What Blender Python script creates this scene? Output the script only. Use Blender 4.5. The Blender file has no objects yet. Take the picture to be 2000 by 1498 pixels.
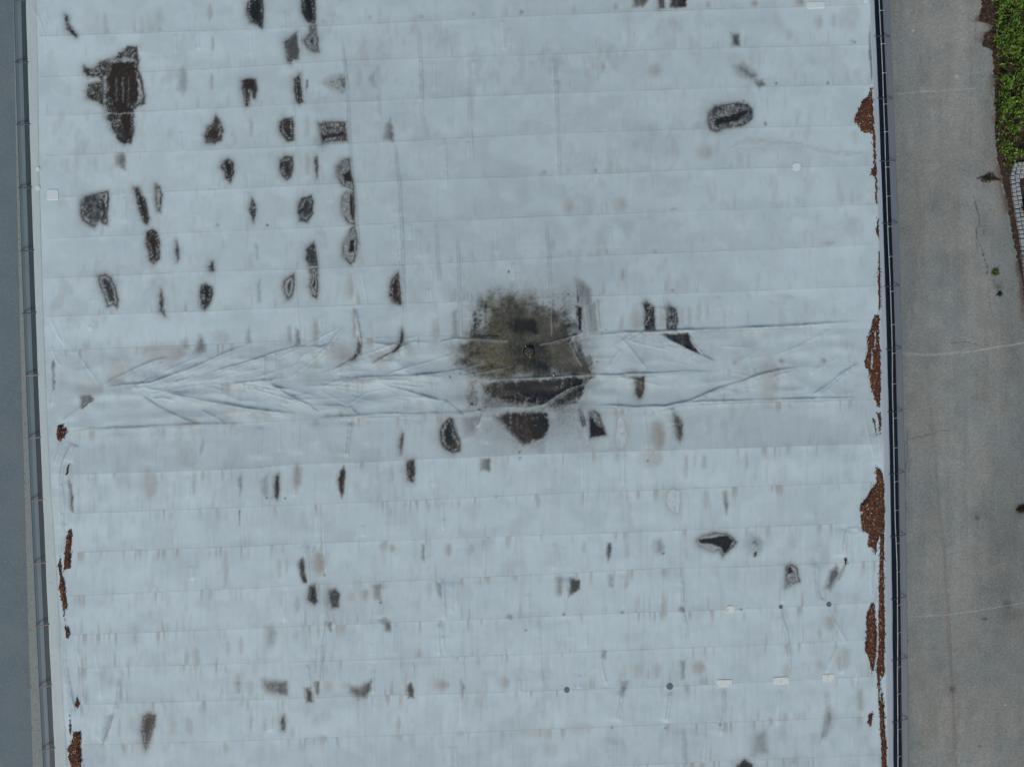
import bpy, math, random
import numpy as np
from mathutils import Vector
R = math.radians
rng = np.random.default_rng(7); random.seed(7)
scene = bpy.context.scene
col = scene.collection

# ------------------------------------------------------------------ camera, sky, sun, exposure
CAM_H = 16.0                       # camera height above the roof, 1 photo px = 1 cm on the roof
cam_d = bpy.data.cameras.new('camera'); cam = bpy.data.objects.new('camera', cam_d); col.objects.link(cam)
cam.location = (0, 0, CAM_H); cam.rotation_euler = (0, 0, 0)
cam_d.sensor_width = 36; cam_d.lens = 36*CAM_H/20.0; cam_d.clip_end = 2000; cam_d.clip_start = 0.1
scene.camera = cam
world = bpy.data.worlds.new('World'); scene.world = world; world.use_nodes = True
wn = world.node_tree; sky = wn.nodes.new('ShaderNodeTexSky'); sky.sky_type = 'NISHITA'; sky.sun_disc = False
SUN_EL, SUN_AZ = 38, 196           # from the bottom of the picture, a little to the left
sky.sun_elevation = R(SUN_EL); sky.sun_rotation = R(SUN_AZ); sky.air_density = 1.0; sky.dust_density = 4.0; sky.ozone_density = 1.0
bg = wn.nodes['Background']; bg.inputs['Strength'].default_value = 0.079
wn.links.new(sky.outputs[0], bg.inputs[0])
sl = bpy.data.lights.new('sun', 'SUN'); sl.energy = 1.8; sl.angle = R(14); sl.color = (1, .93, .84)
so = bpy.data.objects.new('sun', sl); col.objects.link(so)
d = Vector((math.sin(R(SUN_AZ))*math.cos(R(SUN_EL)), math.cos(R(SUN_AZ))*math.cos(R(SUN_EL)), math.sin(R(SUN_EL))))
so.rotation_euler = d.to_track_quat('Z', 'Y').to_euler(); so.location = (0, 0, 30)
scene.view_settings.view_transform = 'Standard'; scene.view_settings.look = 'None'
scene.view_settings.gamma = 1; scene.view_settings.exposure = 0.20
scene.render.resolution_x = 1024; scene.render.resolution_y = 766

GZ = -5.0                          # ground level below the roof
# ------------------------------------------------------------------ helpers
def X(u, z=0.0): return (np.asarray(u, float)-1000)/100*(CAM_H-z)/CAM_H      # metres from survey coordinates
def Y(v, z=0.0): return (749-np.asarray(v, float))/100*(CAM_H-z)/CAM_H

def mesh_np(name, V, F, mat, parent=None, smooth=False, mats=None, midx=None):
    V = np.asarray(V, np.float32); F = np.asarray(F, np.int32)
    me = bpy.data.meshes.new(name); n = F.shape[1]
    me.vertices.add(len(V)); me.vertices.foreach_set('co', V.ravel())
    me.loops.add(F.size); me.loops.foreach_set('vertex_index', F.ravel())
    me.polygons.add(len(F)); me.polygons.foreach_set('loop_start', np.arange(0, F.size, n, dtype=np.int32))
    me.polygons.foreach_set('loop_total', np.full(len(F), n, np.int32))
    for m in (mats or [mat]): me.materials.append(m)
    if midx is not None: me.polygons.foreach_set('material_index', np.asarray(midx, np.int32))
    me.polygons.foreach_set('use_smooth', np.full(len(F), smooth, bool))
    me.update(calc_edges=True); me.validate()
    o = bpy.data.objects.new(name, me); col.objects.link(o)
    if parent is not None: o.parent = parent
    return o
class MB:
    def __init__(s): s.v = []; s.f = []; s.m = []
    def add(s, vs, fs, m=0):
        b = len(s.v); s.v += [tuple(map(float, p)) for p in vs]; s.f += [tuple(b+i for i in f) for f in fs]; s.m += [m]*len(fs)
    def box(s, c, h, rz=0, m=0, bev=0.0):
        cx, cy, cz = c; hx, hy, hz = h; ca, sa = math.cos(rz), math.sin(rz)
        def P(x, y, z): return (cx+x*ca-y*sa, cy+x*sa+y*ca, cz+z)
        if bev <= 0:
            vs = [P(x, y, z) for z in (-hz, hz) for x, y in ((-hx, -hy), (hx, -hy), (hx, hy), (-hx, hy))]
            s.add(vs, [(3, 2, 1, 0), (4, 5, 6, 7), (0, 1, 5, 4), (1, 2, 6, 5), (2, 3, 7, 6), (3, 0, 4, 7)], m)
        else:
            vs = [P(x, y, z) for (k, z) in ((0, -hz), (0, hz-bev), (bev, hz)) for x, y in ((-hx+k, -hy+k), (hx-k, -hy+k), (hx-k, hy-k), (-hx+k, hy-k))]
            fs = [(3, 2, 1, 0), (8, 9, 10, 11)]
            for a in (0, 4): fs += [(a+i, a+(i+1) % 4, a+4+(i+1) % 4, a+4+i) for i in range(4)]
            s.add(vs, fs, m)
    def tube(s, pts, r, n=6, m=0):
        pts = [Vector(p) for p in pts]; rings = []
        for i, p in enumerate(pts):
            t = (pts[min(i+1, len(pts)-1)]-pts[max(i-1, 0)]).normalized()
            a = Vector((0, 0, 1)) if abs(t.z) < .9 else Vector((1, 0, 0))
            x = t.cross(a).normalized(); y = t.cross(x)
            rings += [p+(x*math.cos(k*2*math.pi/n)+y*math.sin(k*2*math.pi/n))*r for k in range(n)]
        fs = []
        for i in range(len(pts)-1):
            for k in range(n): fs.append((i*n+k, i*n+(k+1) % n, (i+1)*n+(k+1) % n, (i+1)*n+k))
        fs += [tuple(range(n))[::-1], tuple((len(pts)-1)*n+k for k in range(n))]
        s.add(rings, fs, m)
    def prism(s, poly, z0, z1, m=0, bev=0.0):
        n = len(poly); c = np.mean(np.array(poly), axis=0)
        top = [tuple(np.array(p)+(c-np.array(p))*bev) for p in poly]
        vs = [(x, y, z0) for x, y in poly]+[(x, y, (z0+z1)/2) for x, y in poly]+[(x, y, z1) for x, y in top]
        fs = [tuple(range(n))[::-1], tuple(2*n+i for i in range(n))]
        for a in (0, n): fs += [(a+i, a+(i+1) % n, a+n+(i+1) % n, a+n+i) for i in range(n)]
        s.add(vs, fs, m)
    def build(s, name, mats, parent=None, smooth=False):
        me = bpy.data.meshes.new(name); me.from_pydata(s.v, [], s.f); 
        for m in (mats if isinstance(mats, list) else [mats]): me.materials.append(m)
        me.polygons.foreach_set('material_index', s.m); me.polygons.foreach_set('use_smooth', [smooth]*len(s.f)); me.update()
        o = bpy.data.objects.new(name, me); col.objects.link(o)
        if parent is not None: o.parent = parent
        return o
def tag(o, label=None, cat=None, group=None, kind=None):
    for k, v in (('label', label), ('category', cat), ('group', group), ('kind', kind)):
        if v: o[k] = v
    return o
def empty(name, loc=(0, 0, 0)):
    o = bpy.data.objects.new(name, None); o.location = loc; o.empty_display_size = .2; col.objects.link(o); return o

def vnoise(x, y, sx, sy=None, seed=0, octv=1):
    sy = sy or sx; out = 0; amp = 1; tot = 0
    for k in range(octv):
        a = x/sx*(2**k)+seed*17.3+100; b = y/sy*(2**k)+seed*7.7+100
        ia = np.floor(a).astype(np.int64); ib = np.floor(b).astype(np.int64)
        fa = a-ia; fb = b-ib; fa = fa*fa*(3-2*fa); fb = fb*fb*(3-2*fb)
        def h(i, j):
            n = (i*374761393+j*668265263+(seed+k*31)*362437) & 0xffffffff
            n = ((n ^ (n >> 13))*1274126177) & 0xffffffff
            return ((n ^ (n >> 16)) & 0xffff)/65535.0
        out = out+amp*((h(ia, ib)*(1-fa)+h(ia+1, ib)*fa)*(1-fb)+(h(ia, ib+1)*(1-fa)+h(ia+1, ib+1)*fa)*fb)
        tot += amp; amp *= .55
    return out/tot
def sm(a, b, x):
    t = np.clip((x-a)/(b-a), 0, 1); return t*t*(3-2*t)
def polydist(px, py, poly):        # signed distance, positive inside
    d2 = np.full(px.shape, 1e9); ins = np.zeros(px.shape, bool); n = len(poly)
    for i in range(n):
        x0, y0 = poly[i]; x1, y1 = poly[(i+1) % n]; ex, ey = x1-x0, y1-y0
        t = np.clip(((px-x0)*ex+(py-y0)*ey)/(ex*ex+ey*ey+1e-9), 0, 1)
        d2 = np.minimum(d2, (px-x0-t*ex)**2+(py-y0-t*ey)**2)
        if y0 != y1:
            c = ((y0 > py) != (y1 > py)) & (px < ex*(py-y0)/ey+x0); ins ^= c
    return np.where(ins, np.sqrt(d2), -np.sqrt(d2))
def linedist(px, py, pts, signed=False):   # distance to polyline, fraction of its length, side
    best = np.full(px.shape, 1e9); par = np.zeros(px.shape); side = np.zeros(px.shape)
    L = [0]
    for i in range(len(pts)-1): L.append(L[-1]+math.dist(pts[i], pts[i+1]))
    for i in range(len(pts)-1):
        x0, y0 = pts[i]; x1, y1 = pts[i+1]; ex, ey = x1-x0, y1-y0; l = math.hypot(ex, ey)
        t = np.clip(((px-x0)*ex+(py-y0)*ey)/(l*l), 0, 1)
        dd = (px-x0-t*ex)**2+(py-y0-t*ey)**2; m = dd < best
        best = np.where(m, dd, best); par = np.where(m, (L[i]+t*l)/L[-1], par)
        side = np.where(m, np.sign(ex*(py-y0)-ey*(px-x0)), side)
    return np.sqrt(best), par, side

# ------------------------------------------------------------------ materials
class NM:
    def __init__(s, name, rough=.7, spec=.3):
        s.m = bpy.data.materials.new(name); s.m.use_nodes = True; s.t = s.m.node_tree
        s.b = s.t.nodes['Principled BSDF']; s.b.inputs['Roughness'].default_value = rough
        s.b.inputs['Specular IOR Level'].default_value = spec
        s.co = s.t.nodes.new('ShaderNodeTexCoord')
    def n(s, t, **k):
        n = s.t.nodes.new(t)
        for a, b in k.items(): setattr(n, a, b)
        return n
    def l(s, a, b): s.t.links.new(a, b)
    def noise(s, scale, detail=3, rough=.55, st=None, dist=0):
        n = s.n('ShaderNodeTexNoise'); n.inputs['Scale'].default_value = scale; n.inputs['Detail'].default_value = detail
        n.inputs['Roughness'].default_value = rough; n.inputs['Distortion'].default_value = dist
        if st:
            mp = s.n('ShaderNodeMapping'); mp.inputs['Scale'].default_value = st; s.l(s.co.outputs['Object'], mp.inputs[0]); s.l(mp.outputs[0], n.inputs[0])
        else: s.l(s.co.outputs['Object'], n.inputs[0])
        return n.outputs['Fac']
    def ramp(s, fac, stops):
        r = s.n('ShaderNodeValToRGB'); e = r.color_ramp.elements
        while len(e) < len(stops): e.new(.5)
        for el, (p, c) in zip(e, stops): el.position = p; el.color = (c, c, c, 1) if isinstance(c, (int, float)) else (*c, 1)
        s.l(fac, r.inputs[0]); return r.outputs[0]
    def mix(s, fac, a, b, mode='MIX'):
        n = s.n('ShaderNodeMix', data_type='RGBA', blend_type=mode); n.clamp_factor = True
        for v, i in ((fac, 0), (a, 6), (b, 7)):
            if isinstance(v, (int, float)): n.inputs[i].default_value = v
            elif isinstance(v, tuple): n.inputs[i].default_value = (*v, 1)
            else: s.l(v, n.inputs[i])
        return n.outputs[2]
    def math(s, op, a, b=0.0):
        n = s.n('ShaderNodeMath', operation=op)
        for v, i in ((a, 0), (b, 1)):
            if isinstance(v, (int, float)): n.inputs[i].default_value = v
            else: s.l(v, n.inputs[i])
        return n.outputs[0]
    def col(s, c):
        if isinstance(c, tuple): s.b.inputs['Base Color'].default_value = (*c, 1)
        else: s.l(c, s.b.inputs['Base Color'])
    def bump(s, h, strength=.3, dist=.01):
        n = s.n('ShaderNodeBump'); n.inputs['Strength'].default_value = strength; n.inputs['Distance'].default_value = dist
        s.l(h, n.inputs['Height']); s.l(n.outputs[0], s.b.inputs['Normal'])

def mat_membrane():
    s = NM('roof_membrane', .62, .3)
    w = s.n('ShaderNodeAttribute', attribute_name='wear'); sep = s.n('ShaderNodeSeparateColor'); s.l(w.outputs['Color'], sep.inputs[0])
    tone = s.n('ShaderNodeAttribute', attribute_name='tone').outputs['Fac']
    base = s.mix(s.noise(.55, 4), (.405, .532, .602), (.460, .588, .645))
    base = s.mix(s.math('MULTIPLY', s.noise(26, 3, .6), .22), base, (.35, .445, .495))
    weave = s.noise(5, 3, .6, (1, 14, 1))
    base = s.mix(s.math('MULTIPLY', weave, .16), base, (.34, .435, .49))
    tn = s.n('ShaderNodeCombineColor'); [s.l(tone, tn.inputs[i]) for i in range(3)]
    base = s.mix(1.0, base, tn.outputs[0], 'MULTIPLY')
    c = s.mix(sep.outputs[1], base, s.mix(s.noise(9, 3), (.215, .212, .195), (.285, .280, .26)))
    al = s.mix(s.ramp(s.noise(7, 5, .7), [(.30, 0.), (.72, 1.)]), (.024, .030, .023), (.092, .096, .056))
    al = s.mix(s.ramp(s.noise(38, 3, .7), [(.55, 0.), (.75, .35)]), al, (.20, .20, .17))
    hu = s.n('ShaderNodeAttribute', attribute_name='hue').outputs['Fac']
    al = s.mix(s.math('MULTIPLY', s.ramp(hu, [(.25, 1.), (.6, 0.)]), .75), al, s.mix(s.noise(12, 4, .7), (.045, .045, .040), (.12, .12, .108)))
    al = s.mix(s.ramp(hu, [(.6, 0.), (1., .8)]), al, s.mix(s.noise(14, 4, .7), (.052, .050, .024), (.155, .14, .07)))
    c = s.mix(sep.outputs[2], c, al)
    so_ = s.mix(s.n('ShaderNodeAttribute', attribute_name='brown').outputs['Fac'], (.011, .015, .018), (.025, .020, .017))
    c = s.mix(sep.outputs[0], c, so_)
    c = s.mix(w.outputs['Alpha'], c, (.55, .59, .60))
    s.col(c)
    rr = s.n('ShaderNodeMapRange'); rr.inputs[3].default_value = .64; rr.inputs[4].default_value = .45
    s.l(sep.outputs[0], rr.inputs[0]); s.l(rr.outputs[0], s.b.inputs['Roughness'])
    s.bump(s.noise(55, 3), .12, .004)
    return s.m
def mat_simple(name, a, b, scale, rough=.6, spec=.3, fine=None, metallic=0, bump=0, st=None):
    s = NM(name, rough, spec); c = s.mix(s.noise(scale, 4, .6, st), a, b)
    if fine: c = s.mix(s.ramp(s.noise(fine[0], 2), [(fine[2], 0.), (fine[2]+.1, 1.)]), c, fine[1])
    s.col(c); s.b.inputs['Metallic'].default_value = metallic
    if bump: s.bump(s.noise(scale*4, 3), bump, .01)
    return s.m
def mat_asphalt():
    s = NM('asphalt', .85, .2)
    w = s.n('ShaderNodeAttribute', attribute_name='wear'); sep = s.n('ShaderNodeSeparateColor'); s.l(w.outputs['Color'], sep.inputs[0])
    tone = s.n('ShaderNodeAttribute', attribute_name='tone').outputs['Fac']
    b = s.mix(s.ramp(s.noise(1.1, 5, .6, (1, .45, 1)), [(.38, 0.), (.62, 1.)]), (.200, .235, .240), (.238, .255, .248))
    g = s.ramp(s.noise(19, 5, .85), [(.30, .66), (.5, 1.), (.70, 1.38)])
    b = s.mix(1.0, b, g, 'MULTIPLY')
    tn = s.n('ShaderNodeCombineColor'); [s.l(tone, tn.inputs[i]) for i in range(3)]
    b = s.mix(1.0, b, tn.outputs[0], 'MULTIPLY')
    b = s.mix(sep.outputs[1], b, (.16, .115, .09))
    b = s.mix(sep.outputs[0], b, (.035, .03, .027))
    b = s.mix(w.outputs['Alpha'], b, (.50, .52, .52))
    s.col(b); s.bump(s.noise(30, 4, .8), .5, .02)
    return s.m
def mat_leaf(name, a, b, c):
    s = NM(name, .5, .35)
    s.col(s.mix(s.ramp(s.noise(9, 3, .7), [(.35, 0.), (.65, 1.)]), s.mix(s.noise(2.5, 3), a, b), c))
    s.b.inputs['Subsurface Weight'].default_value = 0
    return s.m
def mat_litter():
    s = NM('litter', .9, .15)
    v = s.n('ShaderNodeTexVoronoi'); v.inputs['Scale'].default_value = 55; s.l(s.co.outputs['Object'], v.inputs[0])
    sp = s.n('ShaderNodeSeparateColor'); s.l(v.outputs['Color'], sp.inputs[0])
    c = s.ramp(sp.outputs[0], [(0, (.022, .012, .009)), (.35, (.065, .028, .018)), (.7, (.115, .048, .029)), (.92, (.18, .08, .045)), (.955, (.20, .12, .08)), (.98, (.42, .37, .32))])
    c = s.mix(s.ramp(s.noise(3, 3), [(.4, 0.), (.65, .6)]), c, (.055, .03, .022))
    s.col(c); s.bump(s.noise(60, 3), .5, .01); return s.m
M = dict(
    membrane=mat_membrane(), asphalt=mat_asphalt(), litter=mat_litter(),
    flash_l=mat_simple('pale_flashing', (.36, .46, .49), (.42, .51, .53), 1.2, .6, .3, (20, (.34, .40, .42), .62), st=(1, .3, 1)),
    flash_r=mat_simple('blue_grey_flashing', (.275, .345, .405), (.325, .395, .455), 1.2, .5, .4, st=(1, .25, 1)),
    gutter=mat_simple('zinc_gutter', (.14, .195, .225), (.18, .235, .26), 2.5, .45, .5, (30, (.25, .29, .31), .74), st=(1, .3, 1)),
    gutter_r=mat_simple('grey_gutter', (.10, .13, .165), (.135, .165, .195), 2, .5, .4, st=(1, .3, 1)),
    floor_l=mat_simple('gutter_floor', (.035, .055, .068), (.055, .072, .082), 3, .4, .5, (30, (.2, .22, .22), .75)),  # shade under the roof edge is put into this darker colour
    floor_r=mat_simple('shaded_gutter_floor', (.004, .011, .02), (.010, .019, .030), 3, .25, .3),  # near black: shadow between roof and gutter painted into the floor
    bracket=mat_simple('dark_bracket', (.03, .04, .05), (.07, .08, .09), 8, .5, .4),
    bracket_rust=mat_simple('rusty_bracket', (.20, .13, .12), (.26, .20, .19), 8, .6, .3),
    wire=mat_simple('aluminium_wire', (.35, .40, .44), (.45, .5, .54), 4, .4, .5, metallic=.3),
    cable=mat_simple('black_cable', (.008, .010, .013), (.014, .016, .02), 4, .5, .3),
    patch=mat_simple('new_patch', (.50, .60, .64), (.56, .65, .68), 8, .5, .35, (35, (.42, .42, .40), .70)),
    patch_worn=mat_simple('worn_patch', (.52, .60, .60), (.60, .67, .66), 14, .6, .3, (26, (.30, .27, .23), .60)),
    cap=mat_simple('slate_cap', (.085, .12, .15), (.11, .15, .18), 8, .5, .3),
    wall=mat_simple('rendered_wall', (.42, .42, .40), (.5, .5, .47), 1, .85, .2, bump=.1),
    drain=mat_simple('drain_iron', (.006, .006, .006), (.015, .014, .012), 20, .6, .2),
    strainer=mat_simple('drain_strainer', (.07, .068, .066), (.16, .15, .145), 30, .6, .3),
    yard=mat_simple('yard_asphalt', (.082, .126, .155), (.145, .19, .218), 1.0, .85, .2, (34, (.165, .205, .225), .56), bump=.4),
    kerb=mat_simple('concrete_edging', (.17, .215, .225), (.235, .27, .27), 9, .9, .2, (30, (.11, .12, .12), .58), bump=.3),
    soil=mat_simple('soil', (.012, .010, .009), (.075, .054, .043), 3.2, .95, .1, (11, (.16, .13, .10), .60), bump=.6),
    cobble=mat_simple('granite_cobble', (.20, .24, .27), (.36, .41, .45), 7, .75, .25, (60, (.12, .14, .15), .58), bump=.3),
    leaf=mat_leaf('weed_leaf', (.012, .048, .006), (.055, .150, .014), (.15, .29, .035)),
    grass=mat_leaf('grass_blade', (.05, .11, .015), (.10, .17, .03), (.18, .22, .07)),
    leaf_dry=mat_leaf('dry_leaf', (.10, .08, .035), (.16, .12, .06), (.07, .09, .02)),
    leaf_dark=mat_leaf('dark_leaf', (.008, .012, .008), (.016, .018, .012), (.035, .018, .012)),
    dead=mat_simple('dead_stalks', (.018, .018, .012), (.05, .045, .028), 20, .9, .1),
    stone_w=mat_simple('pale_pebble', (.42, .42, .38), (.55, .55, .5), 30, .8), stone_r=mat_simple('reddish_pebble', (.22, .12, .11), (.3, .18, .16), 30, .8),
    stone_y=mat_simple('yellowish_pebble', (.35, .34, .2), (.45, .42, .26), 30, .8), amber=mat_simple('amber_leaf', (.45, .22, .10), (.6, .33, .17), 30, .7),
    litterleaf=mat_simple('leaf_litter', (.03, .022, .017), (.16, .11, .085), 9, .9, .1),
    rust=mat_simple('brown_leaf', (.16, .085, .04), (.24, .13, .06), 30, .8),
)
# ------------------------------------------------------------------ roof geometry (survey coordinates: centimetres, u to the right, v down)
def Lv(v): v = np.asarray(v, float); return 49+.0265*v+8e-6*v*v
def Rv(v): v = np.asarray(v, float); return 1709+.047*v-1.45e-5*v*v
V0, V1 = -700, 2200
vs = np.concatenate([np.linspace(V0, -22, 24), np.arange(-14, 1513, 1.7), np.linspace(1522, V1, 24)])
ss = np.linspace(0, 1, 980)
VV, SS = np.meshgrid(vs, ss, indexing='ij')
UU = Lv(VV)+SS*(Rv(VV)-Lv(VV))
SH = UU.shape
H = np.zeros(SH); soot = np.zeros(SH); tan = np.zeros(SH); alg = np.zeros(SH); chalk = np.zeros(SH); tone = np.ones(SH)
N1 = vnoise(UU, VV, 3.4, seed=1, octv=2); N2 = vnoise(UU, VV, 7, seed=2, octv=2); N3 = vnoise(UU, VV, 22, seed=3, octv=3)
N4 = vnoise(UU, VV, 90, seed=4, octv=3); AV = vnoise(UU, VV, 5, 60, seed=5, octv=2); AV2 = vnoise(UU, VV, 22, 90, seed=6, octv=2)
WX = (N2-.5)*7+(N1-.5)*2.4
WY = (vnoise(UU, VV, 7, seed=8, octv=2)-.5)*7+(vnoise(UU, VV, 3.4, seed=9)-.5)*2.4
SPK = sm(.22, .70, N1*.45+vnoise(UU, VV, 2.3, seed=11)*.2+N3*.35)
FLK = sm(.62, .78, vnoise(UU, VV, 2.6, seed=12)*.7+N2*.3)

def win(pts, mrg):
    u = [p[0] for p in pts]; v = [p[1] for p in pts]
    i0 = max(0, np.searchsorted(vs, min(v)-mrg)-1); i1 = min(len(vs), np.searchsorted(vs, max(v)+mrg)+1)
    vm = (min(v)+max(v))/2; w = Rv(vm)-Lv(vm)
    lo = min((min(u)-mrg-Lv(x))/(Rv(x)-Lv(x)) for x in (min(v), max(v))); hi = max((max(u)+mrg-Lv(x))/(Rv(x)-Lv(x)) for x in (min(v), max(v)))
    j0 = max(0, int(lo*979)-1); j1 = min(980, int(hi*979)+2)
    return slice(i0, i1), slice(j0, j1)
def over(A, w, val): A[w] = np.maximum(A[w], val)

# ---- seams between the membrane sheets
SEAMS = [
 [(80,71),(500,57),(1000,33),(1250,23),(1700,9)], [(80,151),(350,138),(700,117),(1000,109),(1300,97),(1700,87)],
 [(90,227),(400,212),(700,198),(1000,185),(1400,172),(1700,165)], [(90,304),(400,293),(700,280),(1050,262),(1350,252),(1710,244)],
 [(90,386),(480,367),(850,350),(1050,344),(1400,330),(1710,323)], [(95,465),(350,455),(550,447),(850,432),(1050,423),(1350,412),(1710,399)],
 [(90,543),(400,530),(600,525),(850,515),(1050,504),(1350,492),(1710,478)], [(95,618),(400,607),(600,599),(950,587),(1050,582),(1400,570),(1715,558)],
 [(88,685),(430,672),(500,667),(800,657),(900,655),(1000,652),(1150,648),(1350,641)],
 [(320,752),(550,744),(850,740)], [(1400,722),(1710,712)],
 [(135,842),(380,830),(620,818),(800,812),(1100,800),(1250,795),(1500,785),(1715,780)],
 [(140,926),(500,914),(560,905+2),(800,898),(1050,886),(1350,877),(1500,872),(1720,866)],
 [(145,1002),(450,991),(600,985),(850,975),(1050,965),(1400,952),(1720,941)],
 [(150,1078),(480,1067),(600,1060),(850,1052),(1050,1045),(1350,1034),(1720,1019)],
 [(135,1163),(480,1148),(750,1135),(1050,1122),(1250,1111),(1480,1105),(1720,1095)],
 [(130,1240),(400,1230),(700,1218),(1020,1205),(1250,1195),(1450,1189),(1720,1175)],
 [(155,1304),(550,1293),(800,1285),(1010,1278),(1200,1270),(1480,1259),(1720,1247)],
 [(160,1375),(400,1368),(700,1359),(1050,1349),(1300,1340),(1500,1330),(1725,1319)],
 [(165,1454),(400,1448),(800,1434),(1050,1424),(1350,1412),(1725,1398)],
 [(160,1535),(800,1510),(1300,1490),(1725,1473)]]
SI = [tuple(zip(*s)) for s in SEAMS]
full = [k for k in range(len(SEAMS)) if k not in (9, 10)]
for k, (su, sv) in enumerate(SI):
    sv = np.array(sv, float); vc = np.interp(UU, su, sv)+(N3-.5)*1.3
    m = (UU > su[0]-3) & (UU < su[-1]+3)
    d_ = VV-vc
    stg = .35+.65*vnoise(UU, VV*0+k*50, 70, seed=20+k, octv=2)
    w8 = 1.0 if k in full else .5
    tone -= m*w8*.34*stg*np.exp(-(d_/1.0)**2)
    tone -= m*w8*.04*stg*np.exp(-((d_+5)/4.5)**2)                   # dirt held above the lap
    tone += m*w8*.035*np.exp(-((d_-4)/4)**2)
    H += m*w8*.14*sm(-1.0, 1.0, -d_)*np.exp(-np.maximum(-d_, 0)/9)
    # washed streaks hanging to the laps
    st_ = sm(.56, .80, AV)*sm(.42, .72, AV2)
    tan = np.maximum(tan, m*(.30+.22*(k in (7, 8, 16, 17, 18)))*st_*sm(-48, -8, d_)*(d_ < 0))
    if k >= 8: tan = np.maximum(tan, m*.58*sm(.48, .8, vnoise(UU, VV, 4.5, 60, seed=40+k))*sm(.45, .7, AV2)*sm(34, 3, d_)*(d_ > 0))
# sheet tones: alternate sheets and dirtier zones
allv = np.array([np.interp(UU[0:1, :].ravel()*0+1000, s[0], s[1])[0] for s in SI])
idx = np.zeros(SH, int)
for k in full: idx += (VV > np.interp(UU, SI[k][0], SI[k][1])).astype(int)
shade = np.array([1.0, 1.01, .985, 1.0, .99, 1.01, 1.0, 1.01, 1.03, .93, .905, 1.02, 1.01, 1.025, 1.0, 1.01, .995, 1.01, .955, .94, .96, .97])
tone *= shade[np.clip(idx, 0, len(shade)-1)]
tone *= 1+.10*(N4-.5)+.085*(N3-.5)+.03*(AV-.5)
tone *= 1-.05*sm(.5, .75, vnoise(UU, VV, 6, 75, seed=58, octv=2))*sm(700, 950, VV)
cg = np.exp(-((UU-980)/420)**2-((VV-520)/430)**2)
tone *= 1-.16*cg*(vnoise(UU, VV, 30, 38, seed=53, octv=3)-.38)-.05*cg
cl = vnoise(UU+(N3-.5)*30, VV+(N4-.5)*30, 52, 40, seed=57, octv=4); tone *= 1-.055*sm(.50, .60, cl)+.03*sm(.45, .35, cl)
tone *= 1+.05*(vnoise(UU, VV, 13, 17, seed=54, octv=2)-.5)
tan = np.maximum(tan, .24*sm(.5, .8, vnoise(UU, VV, 16, 34, seed=55, octv=3))*sm(.3, .7, vnoise(UU, VV, 140, 70, seed=56, octv=2)))
tone *= 1-.055*sm(500, 800, UU)*sm(1750, 1300, UU)*sm(720, 560, VV)
tone *= 1+.035*sm(650, 200, UU)
tan = np.maximum(tan, .13*sm(.5, .78, N4)*sm(.4, .7, N3))
# fine crazing of dirt marks
tan = np.maximum(tan, .18*sm(.70, .88, vnoise(UU, VV, 7, 34, seed=50, octv=2))*sm(.35, .65, N4+.1))
fl = 0*sm(.86, .93, vnoise(UU, VV, 6, seed=51))*sm(.5, .75, vnoise(UU, VV, 60, seed=52)); soot = np.maximum(soot, .28*fl)

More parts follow.
